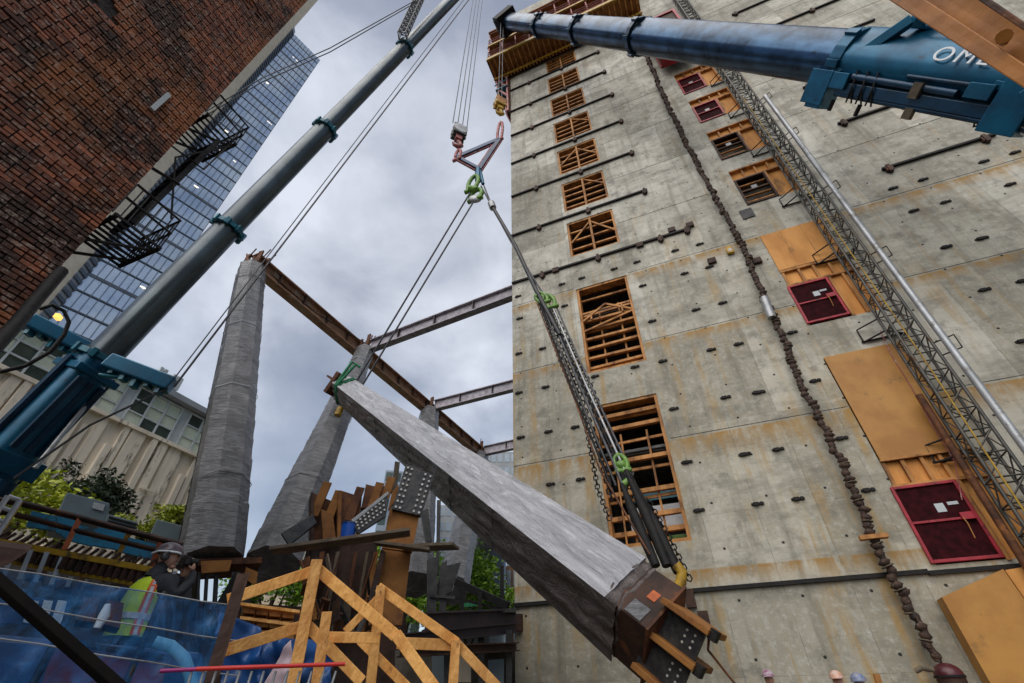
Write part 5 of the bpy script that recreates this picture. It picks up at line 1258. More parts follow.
c_ = ath(478, 550, 54); k = MB(); k.tube([Vector((c_.x, c_.y, 0)), Vector((c_.x, c_.y, ath(484, 536, 52).z))], 3.2, 28); k.build('wall', M['darkround'], rd)
k = MB()
for i in range(7): z_ = 2 + i * 1.6; k.tube([Vector((c_.x, c_.y, z_)), Vector((c_.x, c_.y, z_ + .2))], 3.26, 28)
k.build('floor_band', M['frame'], rd)

# ================================================================ STEEL DECK right of centre
dk = thing('steel_deck', 'dark primed steel girders of a site deck left of the tower foot', 'deck', ath(470, 640, 14))
def gir(x0, y0, x1, y1, h0, h1, hh, mat_='girderd', w_=.3): return MB().ibeam(ath(x0, y0, h0), ath(x1, y1, h1), w_, hh, .03).build('girder', M[mat_], dk)
gir(425, 622, 516, 617, 13.5, 15.5, .38); gir(400, 640, 516, 628, 13, 15.0, .25); gir(400, 652, 516, 647, 12.5, 14.5, .2, 'rustd')
px_slab(dk, 'deck_plate', 'steel', [(425, 612), (516, 608), (516, 612), (425, 617)], 15, 4)
for x_ in (444, 478, 506): px_slab(dk, 'post', 'steel', [(x_, 630), (x_ + 6, 630), (x_ + 6, 700), (x_, 700)], 14.6, .2)
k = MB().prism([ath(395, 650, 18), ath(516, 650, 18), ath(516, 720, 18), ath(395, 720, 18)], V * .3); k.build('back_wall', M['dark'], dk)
for (x_, y_, m__) in ((432, 655, 'contain'), (455, 652, 'precast'), (488, 660, 'contain')): px_slab(dk, 'crate', m__, [(x_, y_), (x_ + 16, y_ - 1), (x_ + 16, y_ + 30), (x_, y_ + 30)], 16, .8)
rl = thing('site_railing', 'dark sloping handrail and post above the deck girders beside the tower', 'railing', ath(490, 600, 16))
k = MB(); k.beam(ath(456, 582, 17), ath(508, 606, 15.5), .12, .22); k.beam(ath(456, 598, 17), ath(508, 611, 15.5), .06, .08); each(k, 'handrail', M['black'], rl)
k = MB()
for x_, y_ in ((502, 566), (480, 592), (462, 586)): k.beam(ath(x_, y_, 16), ath(x_, 618, 16), .12, .12)
each(k, 'post', M['black'], rl)
sg = thing('street_sign', 'small green street name sign beyond the railing', 'sign', ath(470, 606, 20)); px_slab(sg, 'plate', 'greensling', [(464, 603), (477, 602), (477, 606), (464, 607)], 20, .04)
MB().tube([ath(470, 604, 20.1), Vector((ath(470, 604, 20.1).x, ath(470, 604, 20.1).y, 0))], .04, 6).build('post', M['steel'], sg)

# ================================================================ RUSTY STEEL NODE
nd = thing('steel_node', 'big rusted steel transfer node of upright bolted plates in the middle foreground', 'steel node', ath(370, 640, 9))
def S(name, mat_, pts, h, th=.06, hs=None, bevel=.006): return px_slab(nd, name, mat_, pts, h, th, bevel, hs)
o = S('bolted_plate', 'steel', [(406, 464), (434, 475), (421, 516), (392, 509)], 8.6, .12)
def holes(parent, pts4, rows, cols, h, r_=.022, mat_='hole'):
    P_ = [ath(x_, y_, h) for x_, y_ in pts4]; n_ = (P_[1] - P_[0]).cross(P_[3] - P_[0]).normalized(); n_ = n_ if n_.dot(CAM - P_[0]) > 0 else -n_
    k_ = MB()
    for i in range(rows):
        for j in cols:
            f = (i + .5) / rows; p = P_[0].lerp(P_[1], j).lerp(P_[3].lerp(P_[2], j), f); k_.tube([p + n_ * .001, p + n_ * .012], r_, 8)
    return each(k_, 'bolt_hole', M[mat_], parent)
holes(o, [(406, 464), (434, 475), (421, 516), (392, 509)], 8, (.1, .24, .72, .9), 8.58)
S('face_plate', 'rustl', [(390, 508), (419, 517), (412, 552), (382, 548)], 8.7, .15)
S('face_plate', 'rustl', [(381, 549), (411, 553), (402, 625), (368, 625)], 8.7, .15)
S('side_plate', 'rustd', [(368, 600), (381, 549), (386, 552), (372, 610)], 8.5, .5)
o = S('splice_plate', 'steel', [(352, 522), (386, 493), (389, 500), (386, 516), (358, 534)], 8.4, .08); holes(o, [(354, 522), (386, 496), (388, 510), (358, 531)], 3, (.05, .17, .29, .41, .53, .65, .77, .89), 8.38, .018)
S('plate_edge', 'greyedge', [(351, 520), (388, 491), (389, 494), (353, 523)], 8.38, .06)
for pts, m__, h in (([(311, 492), (339, 504), (338, 545), (311, 545)], 'rust', 9.6), ([(321, 509), (333, 514), (336, 540), (323, 542)], 'rustl', 9.2), ([(340, 490), (362, 497), (358, 540), (338, 536)], 'rust', 9.5),
                    ([(366, 484), (378, 487), (374, 508), (361, 508)], 'rust', 9.8), ([(380, 485), (392, 489), (388, 500), (377, 498)], 'rustd', 9.6), ([(346, 510), (366, 506), (364, 520), (348, 525)], 'teal', 10.0),
                    ([(392, 492), (399, 484), (396, 500), (388, 510)], 'rustl', 8.9)): S('upright_plate', m__, pts, h, .12)
for pts, m__ in (([(311, 492), (314, 493), (314, 545), (311, 545)], 'rustd'), ([(338, 490), (342, 491), (341, 540), (337, 538)], 'rustl')): S('plate_edge', m__, pts, 9.3, .5)
S('loose_plate', 'steel', [(281, 533), (313, 514), (317, 523), (289, 545)], 9.0, .1); 
S('post', 'plank', [(395, 461), (400, 462), (397, 490), (391, 492)], 9.6, .12)
# underside box of the node, in shadow, with uprights
S('inner_web', 'rustd', [(306, 546), (378, 534), (368, 690), (298, 690)], 9.6, .2)
for x0, x1, m__ in ((312, 317, 'rust'), (328, 332, 'plank'), (346, 350, 'rust'), (358, 361, 'plank'), (366, 371, 'rustl')): S('stay', m__, [(x0 + 8, 552), (x1 + 8, 551), (x1 - 8, 640), (x0 - 8, 642)], 9.3, .08)
for (lab, x0, y0, x1, y1, h0, h1, wd_) in (('long weathered work plank laid across the rusty steel node', 272, 551, 410, 532, 8.3, 7.9, .34), ('shorter work plank to the right of the rusty node', 404, 548, 456, 546, 8.7, 8.3, .34), ('narrow lower plank just under the orange face plate', 376, 543, 430, 550, 8.5, 8.3, .2)):
    p, q_ = ath(x0, y0, h0), ath(x1, y1, h1); wk = thing('scaffold_plank', lab, 'plank', p); MB().beam(p, q_, wd_, .05).build('board', M['plank'], wk, bevel=.006)
bk = thing('bucket', 'small bright blue bucket on the long plank', 'bucket', ath(347, 538, 8.5)); p = ath(347, 538, 8.5)
MB().tube([p, p + Z * .22], .11, 14, .14).build('body', M['cobalt'] if False else mat('blue_plastic', (.01, .10, .5), (.008, .07, .38), 4, .4), bk); MB().tube([p + Z * .215, p + Z * .235], .15, 14).build('rim', M['cobalt'], bk)

rn = random.Random(21)
for i in range(26):
    x_, y_ = rn.uniform(306, 372), rn.uniform(552, 640); l_, an = rn.uniform(14, 34), rn.uniform(1.1, 2.0); dx, dy = math.cos(an) * l_, math.sin(an) * l_
    p, q_ = ath(x_, y_, 9.0 + rn.uniform(-.3, .3)), ath(x_ + dx, y_ + dy, 9.0 + rn.uniform(-.3, .3)); MB().beam(p, q_, rn.uniform(.04, .14), .03, FW).build('stiffener_bar', M[rn.choice(['rust', 'rustd', 'steel', 'rustl', 'plank'])], nd, bevel=.004)
for (x_, y_, r_) in ((330, 509, .12), (352, 505, .1), (372, 500, .1), (384, 494, .08), (318, 500, .1)):
    p = ath(x_, y_, 9.4); MB().beam(p - Z * .3, p + Z * .35 + X0 * .1, .16, .05, FW).build('splice_plate', M[rn.choice(['rust', 'rustd', 'rustl'])], nd, bevel=.006)
for (x0, y0, x1, y1) in ((300, 560, 330, 640), (340, 556, 318, 620), (376, 552, 360, 600)): MB().tube([ath(x0, y0, 8.8), ath(x1, y1, 8.8)], .02, 6).build('tie_rod', M['rust'], nd)
# stacked timber dunnage behind the railing
for j, (x_, y_) in enumerate(((245, 600), (262, 605), (280, 610))):
    pass
dn = thing('dunnage_stack', 'stack of weathered orange timbers behind the foreground handrail', 'timber stack', ath(270, 615, 7))
for i in range(3):
    for j in range(4): 
        x_ = 243 + j * 13; y_ = 604 + i * 12 + j * 1.5; px_slab(dn, 'timber', 'stud', [(x_, y_), (x_ + 12, y_ + 1), (x_ + 12, y_ + 10), (x_, y_ + 9)], 7.2, 1.2, .01)
for i in range(2): px_slab(dn, 'bearer', 'lumber', [(240, 602 + i * 14), (300, 610 + i * 14), (300, 613 + i * 14), (240, 605 + i * 14)], 7.1, .12)

# ================================================================ FOREGROUND TIMBER HANDRAILS
def rail(name, label, segs, h, wd):
    t = thing(name, label, 'handrail', ath(segs[0][1], 683, h))
    for (nm, x0, y0, x1, y1, w_, dh) in segs:
        p, q_ = ath(x0, y0, h + dh), ath(x1, y1, h + dh); vw = ((p + q_) / 2 - CAM).normalized()
        MB().beam(p, q_, w_ * .78, .045, vw).build(nm, M['lumber'], t, bevel=.004)
    return t
rail('timber_handrail', 'yellow timber handrail with peaked top in front of the rusty node', [
    ('post', 317, 560, 290, 700, .10, 0), ('post', 327, 612, 314, 700, .085, -.12), ('rail', 227, 600, 313, 571, .095, .06), ('rail', 219, 652, 300, 627, .095, .06),
    ('rail', 316, 568, 396, 636, .10, .06), ('rail', 396, 634, 436, 690, .10, .05), ('rail', 308, 626, 362, 682, .09, .06), ('brace', 325, 637, 380, 638, .085, .1)], 3.9, .1)
rail('timber_handrail', 'yellow timber handrail sloping down to the right near the dark deck girders', [
    ('post', 381, 586, 369, 700, .10, 0), ('post', 456, 640, 452, 700, .10, 0), ('rail', 378, 587, 457, 643, .10, .06), ('rail', 455, 642, 500, 690, .10, .06), ('rail', 397, 643, 452, 645, .11, .08), ('brace', 345, 632, 380, 596, .08, .1), ('brace', 360, 640, 410, 690, .09, .1)], 4.6, .1)
ds = thing('steel_angle', 'dark leaning steel angle post crossing the ends of the timber rails', 'post', ath(215, 680, 3.7))
p, q_ = ath(243, 574, 3.75), ath(208, 690, 3.7); MB().beam(p, q_, .07, .012, (p - CAM)).build('leg', M['rustd'], ds); MB().beam(p + X0 * .035, q_ + X0 * .035, .012, .07, (p - CAM)).build('leg', M['rustd'], ds)
tp_ = thing('blue_tarp', 'crumpled blue tarp hanging behind the timber handrail', 'tarp', ath(260, 690, 6))
def cloth(parent, name, m_, pts, h, amp, n_=22):
    c4 = [ath(x_, y_, h) for x_, y_ in pts]; k_ = MB()
    for i in range(n_ + 1):
        for j in range(n_ + 1):
            p = c4[0].lerp(c4[1], i / n_).lerp(c4[3].lerp(c4[2], i / n_), j / n_); k_.v.append(p + Vector((0, -1, 0)) * amp * (noise.noise(p * 3) + .5 * noise.noise(p * 8)))
    for i in range(n_):
        for j in range(n_): q_ = i * (n_ + 1) + j; k_.f.append((q_, q_ + 1, q_ + n_ + 2, q_ + n_ + 1)); k_.smooth.append(True)
    o_ = k_.build(name, m_, parent); o_.modifiers.new('s', 'SOLIDIFY').thickness = .01; return o_
cloth(tp_, 'sheet', mat('tarp_blue', (.015, .09, .30), (.01, .05, .16), 4, .4), [(222, 612), (262, 628), (262, 700), (216, 700)], 6.2, .15)
cloth(tp_, 'sheet', bpy.data.materials['tarp_blue'], [(262, 640), (330, 640), (330, 700), (262, 700)], 6.4, .2)
cloth(tp_, 'pale_sheet', mat('pink_white_sheet', (.55, .42, .45), (.42, .30, .33), 4, .5), [(285, 648), (292, 640), (298, 690), (262, 690)], 6.0, .1)
M['rustd'] = M['rustd']
bk_ = thing('dark_backdrop', 'dark backing sheet added behind the site clutter', 'wall', ath(300, 690, 20)); MB().prism([ath(150, 598, 20), ath(400, 612, 20), ath(400, 720, 20), ath(150, 720, 20)], V * .4).build('face', M['rustd'], bk_)  # backing sheet added so the gaps behind the clutter stay dark
# red barrier with grey rods
rbx = thing('red_barrier', 'red topped barrier with grey uprights at the bottom edge', 'barrier', ath(250, 690, 3.5))
MB().tube([ath(196, 669, 3.6), ath(345, 664, 3.6)], .011, 8).build('top_bar', mat('bright_red_bar', (.6, .03, .02), (.45, .02, .015), 5, .4), rbx)
for i in range(13): x_ = 192 + i * 12; MB().tube([ath(x_, 671, 3.62), ath(x_ - 9, 700, 3.62)], .008, 6).build('upright', M['alu'], rbx)
mb_ = MB().tube([ath(160, 671, 3.62), ath(200, 669, 3.6)], .010, 8).build('end_bar', mat('magenta_bar', (.35, .02, .16), (.25, .015, .12), 5, .4), rbx)

# ================================================================ BLUE NET FENCE
fn = thing('net_fence', 'translucent blue debris netting on a wire fence at lower left', 'fence', ath(100, 690, 3.7))
top = [(-20, 566), (40, 574), (100, 585), (150, 592), (200, 601), (240, 606)]
bot = [(-20, 705), (40, 703), (100, 703), (150, 703), (195, 703), (218, 703)]
mb_ = MB(); nx, nz = 110, 50; TP = []
def lerp_list(L_, t): f = t * (len(L_) - 1); i = min(int(f), len(L_) - 2); f -= i; return (L_[i][0] * (1 - f) + L_[i + 1][0] * f, L_[i][1] * (1 - f) + L_[i + 1][1] * f)
hN = 3.8
for i in range(nx + 1):
    a_ = ath(*lerp_list(top, i / nx), hN + .2 * (i / nx)); b_ = ath(*lerp_list(bot, i / nx), hN + .2 * (i / nx)); b_.x, b_.y = (a_.x + b_.x) / 2, (a_.y + b_.y) / 2; b_.z = .5
    for j in range(nz + 1):
        p = a_.lerp(b_, j / nz); dv = Vector((-p.x, -p.y, 0)).normalized() * ((.05 * noise.noise(p * 2.2) + .03 * noise.noise(Vector((p.x * 6 + p.z * 5, p.y * 6, p.z * 2))) + .012 * noise.noise(p * 15)) + .012 * math.sin(j / nz * 15 + i * .25)); mb_.v.append(p + dv)
for i in range(nx):
    for j in range(nz): q0 = i * (nz + 1) + j; mb_.f.append((q0, q0 + 1, q0 + nz + 2, q0 + nz + 1)); mb_.smooth.append(True)
mb_.build('netting', M['net'], fn)
for yy in (0, 35, 70):
    MB().tube([ath(x_, y_ + yy * (1 if yy else 0), hN - .03 + .2 * (x_ + 20) / 260) for x_, y_ in top], .004, 5).build('wire', M['alu'], fn)
for f in (.02, .36, .66, .97): x_, y_ = lerp_list(top, f); p = ath(x_, y_ - 3, hN + .05 + .2 * f); MB().tube([p, Vector((p.x, p.y, 0))], .02, 8).build('post', M['steel'], fn)
db = thing('dark_beam', 'thick dark steel bar slanting down across the blue netting', 'beam', ath(60, 630, 3.4))
MB().beam(ath(-25, 562, 3.45), ath(132, 700, 3.3), .045, .05, FW).build('bar', mat('tarred_bar', (.004, .004, .004), (.009, .007, .006), 5, .8, spec=.08), db, bevel=.006)
px_slab(db, 'gusset', 'rustd', [(-10, 545), (12, 548), (30, 550), (8, 565), (-10, 565)], 3.6, .05)

# machine behind the net
mc = thing('site_machine', 'blue site machine with a maroon side panel and pale fender highlight arc behind the netting', 'machine', ath(100, 700, 5.6))
px_slab(mc, 'body', 'cobalt', [(-60, 628), (205, 652), (200, 760), (-60, 760)], 5.6, 1.4, .05)
px_slab(mc, 'side_panel', 'maroon', [(56, 640), (167, 658), (160, 700), (36, 700)], 5.5, .06, .01)
px_slab(mc, 'panel_trim', 'black', [(56, 637), (169, 655), (167, 660), (57, 642)], 5.45, .05)
MB().tube([ath(154, 642, 5.2), ath(170, 646, 5.2), ath(184, 658, 5.2), ath(191, 678, 5.2), ath(193, 700, 5.2)], .045, 10).build('highlight_arc', mat('fender_highlight_blue', (.16, .42, .62), (.12, .34, .52), 3, .35), mc)  # pale tube shaped as the highlight along a round fender
for x_ in (30, 44, 58): px_slab(mc, 'vent_panel', 'frame', [(x_, 600), (x_ + 9, 601), (x_ + 3, 624), (x_ - 7, 622)], 5.9, .08)
px_slab(mc, 'frame_panel', 'cobalt', [(-30, 590), (75, 602), (64, 628), (-30, 620)], 6.0, .3)
px_slab(mc, 'crate', 'rust', [(84, 597), (100, 598), (94, 622), (76, 620)], 6.1, .5); px_slab(mc, 'crate', 'rust', [(108, 600), (124, 603), (120, 628), (104, 624)], 6.1, .5)
k = MB(); k.tube([ath(108, 604, 5.4), ath(104, 616, 5.4), ath(97, 628, 5.4)], [.02, .04, .025], 8); k.build('rag', M['white'], mc)

# yellow walkway with blue hoarding, containers
wy = thing('scaffold_walkway', 'yellow edged steel walkway with blue panels behind its railing', 'walkway', ath(80, 600, 12.5))
wA, wB = ath(-30, 513, 13.5), ath(200, 562, 12.0)
wa2, wb2 = ath(-30, 537, 13.5), ath(160, 572, 12.3)
k = MB(); k.beam(wa2, wb2, .2, .10); k.beam(wa2 - Z * .28, wb2 - Z * .28, .1, .06); each(k, 'edge_beam', M['yell'], wy)
k = MB()
for i in range(26): p = wa2.lerp(wb2, i / 25); k.beam(p + Z * .05, p + Z * .2 + V * .1, .05, .05); k.obox(p - Z * .15, U * .03, V * .12, Z * .10)
k.build('toe_bracket', M['rustd'], wy)
for i, (x0, y0, x1, y1) in enumerate(((20, 502, 2, 530), (80, 518, 64, 550), (130, 530, 116, 560), (160, 543, 150, 570), (-12, 497, -25, 525))): MB().beam(ath(x0, y0, 13 - i * .1), ath(x1, y1, 13 - i * .1), .09, .09).build('post', M['orange'] if i % 2 else M['yell'], wy)
k = MB(); k.tube([ath(-30, 496, 13.2), ath(20, 503, 13.1), ath(80, 518, 12.9), ath(182, 545, 12.3)], .06, 6); k.tube([ath(-30, 508, 13.2), ath(14, 514, 13.1), ath(74, 530, 12.9), ath(180, 556, 12.3)], .05, 6); each(k, 'guard_rail', M['rustd'], wy)
for i, pts in enumerate(([(32, 511), (56, 516), (55, 531), (26, 526)], [(57, 516), (78, 521), (72, 541), (56, 532)], [(76, 524), (99, 529), (93, 546), (72, 541)], [(98, 527), (128, 534), (120, 550), (92, 545)], [(124, 536), (160, 545), (152, 560), (118, 551)])): px_slab(wy, 'blue_panel', 'bluepanel', pts, 14, .1)
k = MB()
for i in range(12): x_ = -5 + i * 16; k.beam(ath(x_ + 4, 545 + i * 2.4, 12.8), ath(x_ - 8, 575 + i * 2.4, 12.8), .07, .07)
each(k, 'support_strut', M['alu'], wy)
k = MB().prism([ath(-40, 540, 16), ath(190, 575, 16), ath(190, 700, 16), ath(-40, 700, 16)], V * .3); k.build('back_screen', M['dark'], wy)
rj = random.Random(9)
for i in range(16):
    x_, y_ = rj.uniform(20, 150), 0; y_ = 560 + x_ * .13 + rj.uniform(0, 14); px_slab(wy, 'stored_crate', rj.choice(['rustd', 'rust', 'plank', 'girderd', 'contain']), [(x_, y_), (x_ + 9, y_ + 2), (x_ + 8, y_ + 11), (x_ - 1, y_ + 9)], 15.2, .4)
for nm, label, pts, h, sd_ in (('grey_container', 'large grey equipment box above the blue panels', [(67, 492), (110, 503), (107, 527), (56, 515)], 18, 2.5), ('grey_container', 'small grey equipment box just left of the wrapped column', [(157, 519), (188, 527), (184, 546), (148, 538)], 17.5, 2)):
    t = thing(nm, label, 'equipment box', ath(pts[3][0], pts[3][1], h)); px_slab(t, 'body', 'contain', pts, h, sd_, .03)
    x_, y_ = pts[0][0] + 27, pts[0][1] + 10; px_slab(t, 'label_plate', 'frame', [(x_, y_), (x_ + 11, y_ + 2.5), (x_ + 9, y_ + 9), (x_ - 2, y_ + 6)], h - .05, .03)
t = thing('grey_container', 'low ribbed grey vent unit between the two equipment boxes', 'equipment box', ath(120, 525, 17.5)); px_slab(t, 'body', 'contain', [(108, 514), (138, 522), (134, 531), (104, 524)], 17.8, 2, .02)
px_slab(t, 'vent_slot', 'black', [(109, 516), (138, 524), (138, 525.5), (109, 518)], 17.75, .04); px_slab(t, 'vent_slot', 'black', [(108, 520), (137, 527.5), (137, 529), (108, 521.5)], 17.75, .04)
t = thing('white_ladder', 'white tubular ladder frame at the far left edge', 'ladder', ath(5, 520, 12.6)); k = MB()
for (a_, b_) in (((20, 500), (-10, 545)), ((8, 496), (-22, 540))): k.tube([ath(*a_, 12.6), ath(*b_, 12.6)], .05, 6)
for i in range(5): f = i / 4; k.tube([ath(20 - 30 * f, 500 + 45 * f, 12.6), ath(8 - 30 * f, 496 + 44 * f, 12.6)], .035, 6)
k.build('frame', M['white'], t)

# ================================================================ PEOPLE
def skinmesh(name, verts, edges, radii, mat_, parent, sub=2, flat=1.0):
    me = bpy.data.meshes.new(name); inv = FR[parent.name].inverted() if parent else Matrix(); me.from_pydata([inv @ Vector(v) for v in verts], edges, []); me.update()
    o = bpy.data.objects.new(name, me); col.objects.link(o)
    if parent: o.parent = parent; FR[o.name] = FR[parent.name]
    sk_ = o.modifiers.new('skin', 'SKIN'); sk_.use_smooth_shade = True
    ly = me.skin_vertices[0] if me.skin_vertices else me.attributes and None
    if not me.skin_vertices:
        bpy.context.view_layer.objects.active = o
    for i, r_ in enumerate(radii):
        rr = r_ if isinstance(r_, tuple) else (r_, r_); me.skin_vertices[0].data[i].radius = rr; me.skin_vertices[0].data[i].use_root = (i == 0)
    ss = o.modifiers.new('sub', 'SUBSURF'); ss.levels = sub; ss.render_levels = sub; me.materials.append(M[mat_]); return o

hW = 7.0
hc_ = ath(167, 557, hW)                       # head centre
rt = Vector((hc_.y, -hc_.x, 0)).normalized(); fd = Vector((hc_.x, hc_.y, 0)).normalized()      # rt = picture right, fd = away
pr = thing('person', 'worker in dark helmet, black jacket and lime vest raising a camera behind the netting', 'person', (hc_.x, hc_.y, hc_.z - 1.66))
def B(r_, f_, z_): return hc_ + rt * r_ + fd * f_ + Z * z_
# body: looks towards picture right and slightly away
V_ = [B(-.04, 0, -.78), B(-.05, 0, -.6), B(-.05, 0, -.42), B(-.03, 0, -.27), B(-.01, 0, -.19), B(.0, 0, -.10), B(.01, 0, .02), B(.015, 0, .10),
      B(.10, -.13, -.26), B(.22, -.17, -.42), B(.34, -.02, -.22), B(.315, .02, -.10),
      B(-.12, .15, -.27), B(-.05, .26, -.45), B(.17, .24, -.30), B(.25, .12, -.16),
      B(-.02, -.1, -.85), B(.0, -.11, -1.25), B(-.03, -.11, -1.62), B(-.06, .1, -.85), B(-.05, .11, -1.25), B(-.09, .11, -1.62)]
E_ = [(0, 1), (1, 2), (2, 3), (3, 4), (4, 5), (5, 6), (6, 7), (3, 8), (8, 9), (9, 10), (10, 11), (3, 12), (12, 13), (13, 14), (14, 15), (0, 16), (16, 17), (17, 18), (0, 19), (19, 20), (20, 21)]
R_ = [.15, .155, .165, .14, .06, .058, .092, .07, .085, .07, .05, .036, .085, .07, .045, .034, .10, .075, .055, .10, .075, .055]
skinmesh('body', V_, E_, R_, 'jacket', pr)
# head: skin coloured face over the continuous body
k = MB(); k.ball(B(.02, 0, .0), .098, 1.05, .82, 1.22, 20, 14, (rt, fd, Z)); k.ball(B(.122, -.0, -.015), .019, 1, .8, 1.3, 8, 6, (rt, fd, Z)); k.ball(B(.105, 0, -.062), .02, .8, 1.5, .6, 8, 6, (rt, fd, Z)); k.ball(B(.09, 0, -.095), .035, 1, 1.1, .8, 10, 8, (rt, fd, Z)); k.ball(B(.0, -.083, -.01), .026, .7, .35, 1.2, 8, 6, (rt, fd, Z)); k.tube([B(.0, 0, -.05), B(-.01, 0, -.17)], .055, 12)
hd_o = k.build('face', M['skin'], pr)
k = MB(); 
for f_ in (-.042, .036): k.ball(B(.105, f_, .01), .013, .7, 1, .7, 8, 6, (rt, fd, Z))
k.build('eye', M['black'], hd_o)
k = MB(); b0 = len(k.v); n_, m2 = 22, 8
for i in range(m2 + 1):
    ph = math.pi / 2 * (1 - i / m2) * 1.0
    for j in range(n_): t_ = 2 * math.pi * j / n_; k.v.append(B(.005 + .148 * math.cos(t_) * math.sin(ph + .0) , .122 * math.sin(t_) * math.sin(ph), .035 + .125 * math.cos(ph)))
for i in range(m2):
    for j in range(n_): j2 = (j + 1) % n_; k.f.append((i * n_ + j, i * n_ + j2, (i + 1) * n_ + j2, (i + 1) * n_ + j)); k.smooth.append(True)
k.obox(B(.155, 0, .035), rt * .035, fd * .075, Z * .006); hm_o = k.build('helmet', M['helmet'], pr); hm_o.modifiers.new('s', 'SOLIDIFY').thickness = .006
k = MB(); k.tube([B(-.155, 0, .02), B(-.1, -.11, .03), B(.0, -.135, .035), B(.1, -.11, .035), B(.15, 0, .035)], .012, 6); k.build('rim', M['white'], hm_o)
k = MB(); k.ball(B(-.02, -.12, -.02), .045, 1, .6, 1.1, 12, 8, (rt, fd, Z)); k.tube([B(-.0, -.13, .05), B(-.01, -.14, .0)], .012, 6); k.build('ear_defender', M['steel'], pr)
# vest shell over the torso
def shell(z0, z1, n_, prof):
    k_ = MB(); m3 = len(prof)
    for (z_, rx, ry, cx) in prof:
        for j in range(n_): t_ = 2 * math.pi * j / n_; k_.v.append(B(cx + rx * math.cos(t_) + .006 * math.sin(5 * t_ + z_ * 20), ry * math.sin(t_), z_))
    for i in range(m3 - 1):
        for j in range(n_): j2 = (j + 1) % n_; k_.f.append((i * n_ + j, i * n_ + j2, (i + 1) * n_ + j2, (i + 1) * n_ + j)); k_.smooth.append(True)
    return k_
prof = [(-.23, .085, .10, -.035), (-.27, .125, .165, -.04), (-.34, .165, .20, -.05), (-.46, .185, .205, -.055), (-.6, .185, .20, -.055), (-.72, .195, .205, -.055), (-.80, .205, .21, -.05)]
MB().tube([B(-.035, 0, -.23), B(-.015, 0, -.15), B(.0, 0, -.115)], [.11, .085, .075], 16).build('collar', M['jacket'], pr)
vs_ = shell(0, 0, 32, prof).build('vest', M['vest'], pr)
def vestpt(th, z_):
    for i in range(len(prof) - 1):
        if prof[i + 1][0] <= z_ <= prof[i][0]:
            f = (prof[i][0] - z_) / (prof[i][0] - prof[i + 1][0]); rx, ry, cx = [prof[i][q2] * (1 - f) + prof[i + 1][q2] * f for q2 in (1, 2, 3)]; return B(cx + (rx + .012) * math.cos(th), (ry + .012) * math.sin(th), z_)
def strip(mat_, pts, w_, name):
    k_ = MB()
    for (t0, za, t1, zb2) in pts:
        n_ = 10; pv = None
        for i in range(n_):
            for (sgn) in (0,):
                f0, f1 = i / n_, (i + 1) / n_
                q_a = [vestpt(t0 + (t1 - t0) * f + s2__ * w_, za + (zb2 - za) * f + s3__) for f, s2__, s3__ in ((f0, -1, 0), (f0, 1, 0), (f1, 1, 0), (f1, -1, 0))] if abs(za - zb2) > .1 else [vestpt(t0 + (t1 - t0) * f, za + (zb2 - za) * f + s3__) for f, s3__ in ((f0, -w_ * .2), (f0, w_ * .2), (f1, w_ * .2), (f1, -w_ * .2))]
                if all(q_a): k_.add(q_a, [(0, 1, 2, 3)])
    o_ = k_.build(name, M[mat_], vs_); o_.modifiers.new('s', 'SOLIDIFY').thickness = .004; return o_
strip('vorange', [(-1.35, -.27, -1.25, -.79), (-.55, -.27, -.5, -.79)], .22, 'orange_trim')
strip('silver', [(-1.35, -.25, -1.25, -.79)], .09, 'reflective_tape')
strip('silver', [(-3.0, -.62, .2, -.62)], .14, 'reflective_tape')
# camera in hands, gloves/hands with fingers
cmo = thing('camera', 'small black camera held up to the face by the worker in the lime vest', 'camera', B(.25, 0, -.05))
k = MB(); k.obox(B(.22, .0, -.02), rt * .03, fd * .07, Z * .045); k.tube([B(.25, 0, -.02), B(.33, 0, -.015)], .038, 14); k.build('body', M['black'], cmo, bevel=.008)
def hand(wr, dirv, palm, name, sgn):
    """skinned hand: palm plus four fingers and a thumb curled round the camera"""
    side_ = dirv.cross(palm).normalized() * sgn; vv = [wr, wr + dirv * .045, wr + dirv * .09]; ee = [(0, 1), (1, 2)]; rr_ = [(.026, .026), (.036, .022), (.04, .018)]
    for i, ln_ in enumerate((.07, .078, .073, .058)):
        b_ = wr + dirv * .09 + side_ * (.028 - .019 * i); n0 = len(vv)
        vv += [b_, b_ + dirv * ln_ * .45 + palm * .008, b_ + dirv * ln_ * .65 + palm * .03, b_ + dirv * ln_ * .6 + palm * .05]; ee += [(2, n0), (n0, n0 + 1), (n0 + 1, n0 + 2), (n0 + 2, n0 + 3)]; rr_ += [.0095, .0092, .0085, .0075]
    n0 = len(vv); vv += [wr + dirv * .03 + side_ * .035, wr + dirv * .06 + side_ * .055 + palm * .02, wr + dirv * .08 + side_ * .05 + palm * .045]; ee += [(1, n0), (n0, n0 + 1), (n0 + 1, n0 + 2)]; rr_ += [.014, .011, .009]
    return skinmesh(name, vv, ee, rr_, 'skin', pr, 1)
hand(B(.315, .0, -.11), (Z * .9 - rt * .25).normalized(), (fd * .6 - rt * .5).normalized(), 'hand', 1)
hand(B(.25, .12, -.17), (Z * .9 - fd * .3).normalized(), (-fd).normalized(), 'hand', -1)

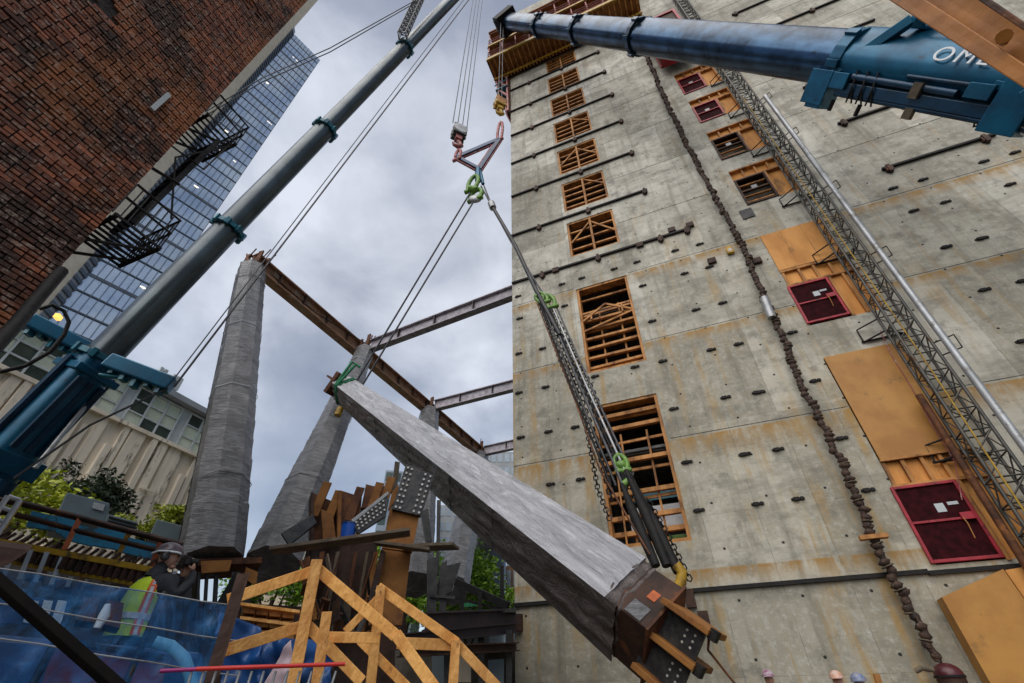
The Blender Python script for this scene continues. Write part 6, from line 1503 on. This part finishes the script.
wp_ = thing('work_platform', 'timber work platform the worker in the lime vest stands on', 'platform', (hc_.x, hc_.y, 0)); MB().box(hc_.x - .9, hc_.x + .7, hc_.y - .5, hc_.y + .7, 0, hc_.z - 1.73).build('deck', M['plank'], wp_)
def head_only(px, py, h, hc, vc, label, face=0):
    c_ = ath(px, py, h); g0 = c_.z - 1.66; t = thing('person', label, 'person', (c_.x, c_.y, g0), 0, 'workers at the foot of the tower')
    r2 = Vector((c_.y, -c_.x, 0)).normalized(); f2 = Vector((c_.x, c_.y, 0)).normalized(); b2 = lambda r_, f_, z_: c_ + r2 * r_ + f2 * f_ + Z * z_
    vv = [b2(0, 0, -.75), b2(0, 0, -.5), b2(0, 0, -.3), b2(0, 0, -.17), b2(0, 0, .0), b2(0, 0, .08), b2(-.2, 0, -.3), b2(-.26, -.05, -.58), b2(-.2, -.2, -.8), b2(.2, 0, -.3), b2(.26, -.05, -.58), b2(.2, -.2, -.8), b2(-.1, 0, -.85), b2(-.1, 0, -1.25), b2(-.1, 0, -1.62), b2(.1, 0, -.85), b2(.1, 0, -1.25), b2(.1, 0, -1.62)]
    skinmesh('body', vv, [(0, 1), (1, 2), (2, 3), (3, 4), (4, 5), (2, 6), (6, 7), (7, 8), (2, 9), (9, 10), (10, 11), (0, 12), (12, 13), (13, 14), (0, 15), (15, 16), (16, 17)], [.15, .16, .15, .055, .09, .085, .075, .055, .04, .075, .055, .04, .1, .075, .055, .1, .075, .055], 'jacket', t, 1)
    k_ = MB(); k_.ball(b2(0, 0, 0), .1, .85, 1, 1.2, 16, 10, (r2, f2, Z)); k_.ball(b2(0, -.1, -.02), .018, 1, 1, 1.3, 6, 5, (r2, f2, Z)); k_.build('face', M['skin'], t)
    k_ = MB(); n_ = 18; m4 = 6
    for i in range(m4 + 1):
        ph = math.pi / 2 * (1 - i / m4)
        for j in range(n_): t_ = 2 * math.pi * j / n_; k_.v.append(b2(.12 * math.cos(t_) * math.sin(ph), .145 * math.sin(t_) * math.sin(ph), .04 + .125 * math.cos(ph)))
    for i in range(m4):
        for j in range(n_): j2 = (j + 1) % n_; k_.f.append((i * n_ + j, i * n_ + j2, (i + 1) * n_ + j2, (i + 1) * n_ + j)); k_.smooth.append(True)
    k_.obox(b2(0, -.16, .035), r2 * .08, f2 * .04, Z * .006); k_.build('helmet', hc, t)
    k_ = MB(); m5 = [(-.2, .1, .1), (-.26, .19, .14), (-.4, .215, .165), (-.6, .2, .165), (-.78, .2, .17)]
    for (z_, rx, ry) in m5:
        for j in range(20): t_ = 2 * math.pi * j / 20; k_.v.append(b2(rx * math.cos(t_), ry * math.sin(t_), z_))
    for i in range(4):
        for j in range(20): j2 = (j + 1) % 20; k_.f.append((i * 20 + j, i * 20 + j2, (i + 1) * 20 + j2, (i + 1) * 20 + j)); k_.smooth.append(True)
    k_.build('vest', vc, t)
hmW = mat('white_helmet', (.6, .58, .6), (.3, .12, .2), 9, .35); hmO = mat('orange_helmet', (.7, .25, .08), (.65, .5, .45), 9, .35); hmB = mat('blue_helmet', (.05, .14, .4), (.3, .3, .35), 9, .35)
head_only(769, 679, 12.5, hmW, M['vest'], 'leftmost worker at the bottom edge, in a pink and white helmet')
head_only(838, 681, 12.0, hmO, M['vorange'], 'worker in orange and white helmet at the bottom edge below the tower wall')
head_only(860, 684, 11.5, hmB, M['vest'], 'worker in blue helmet at the bottom edge beside the orange helmet')
tb_ = thing('timber_stake', 'short brown timber stake at the bottom edge right of the workers', 'stake', ath(880, 690, 12)); MB().beam(ath(876, 674, 12), ath(884, 700, 12), .1, .05, FW).build('stake', M['stud'], tb_)
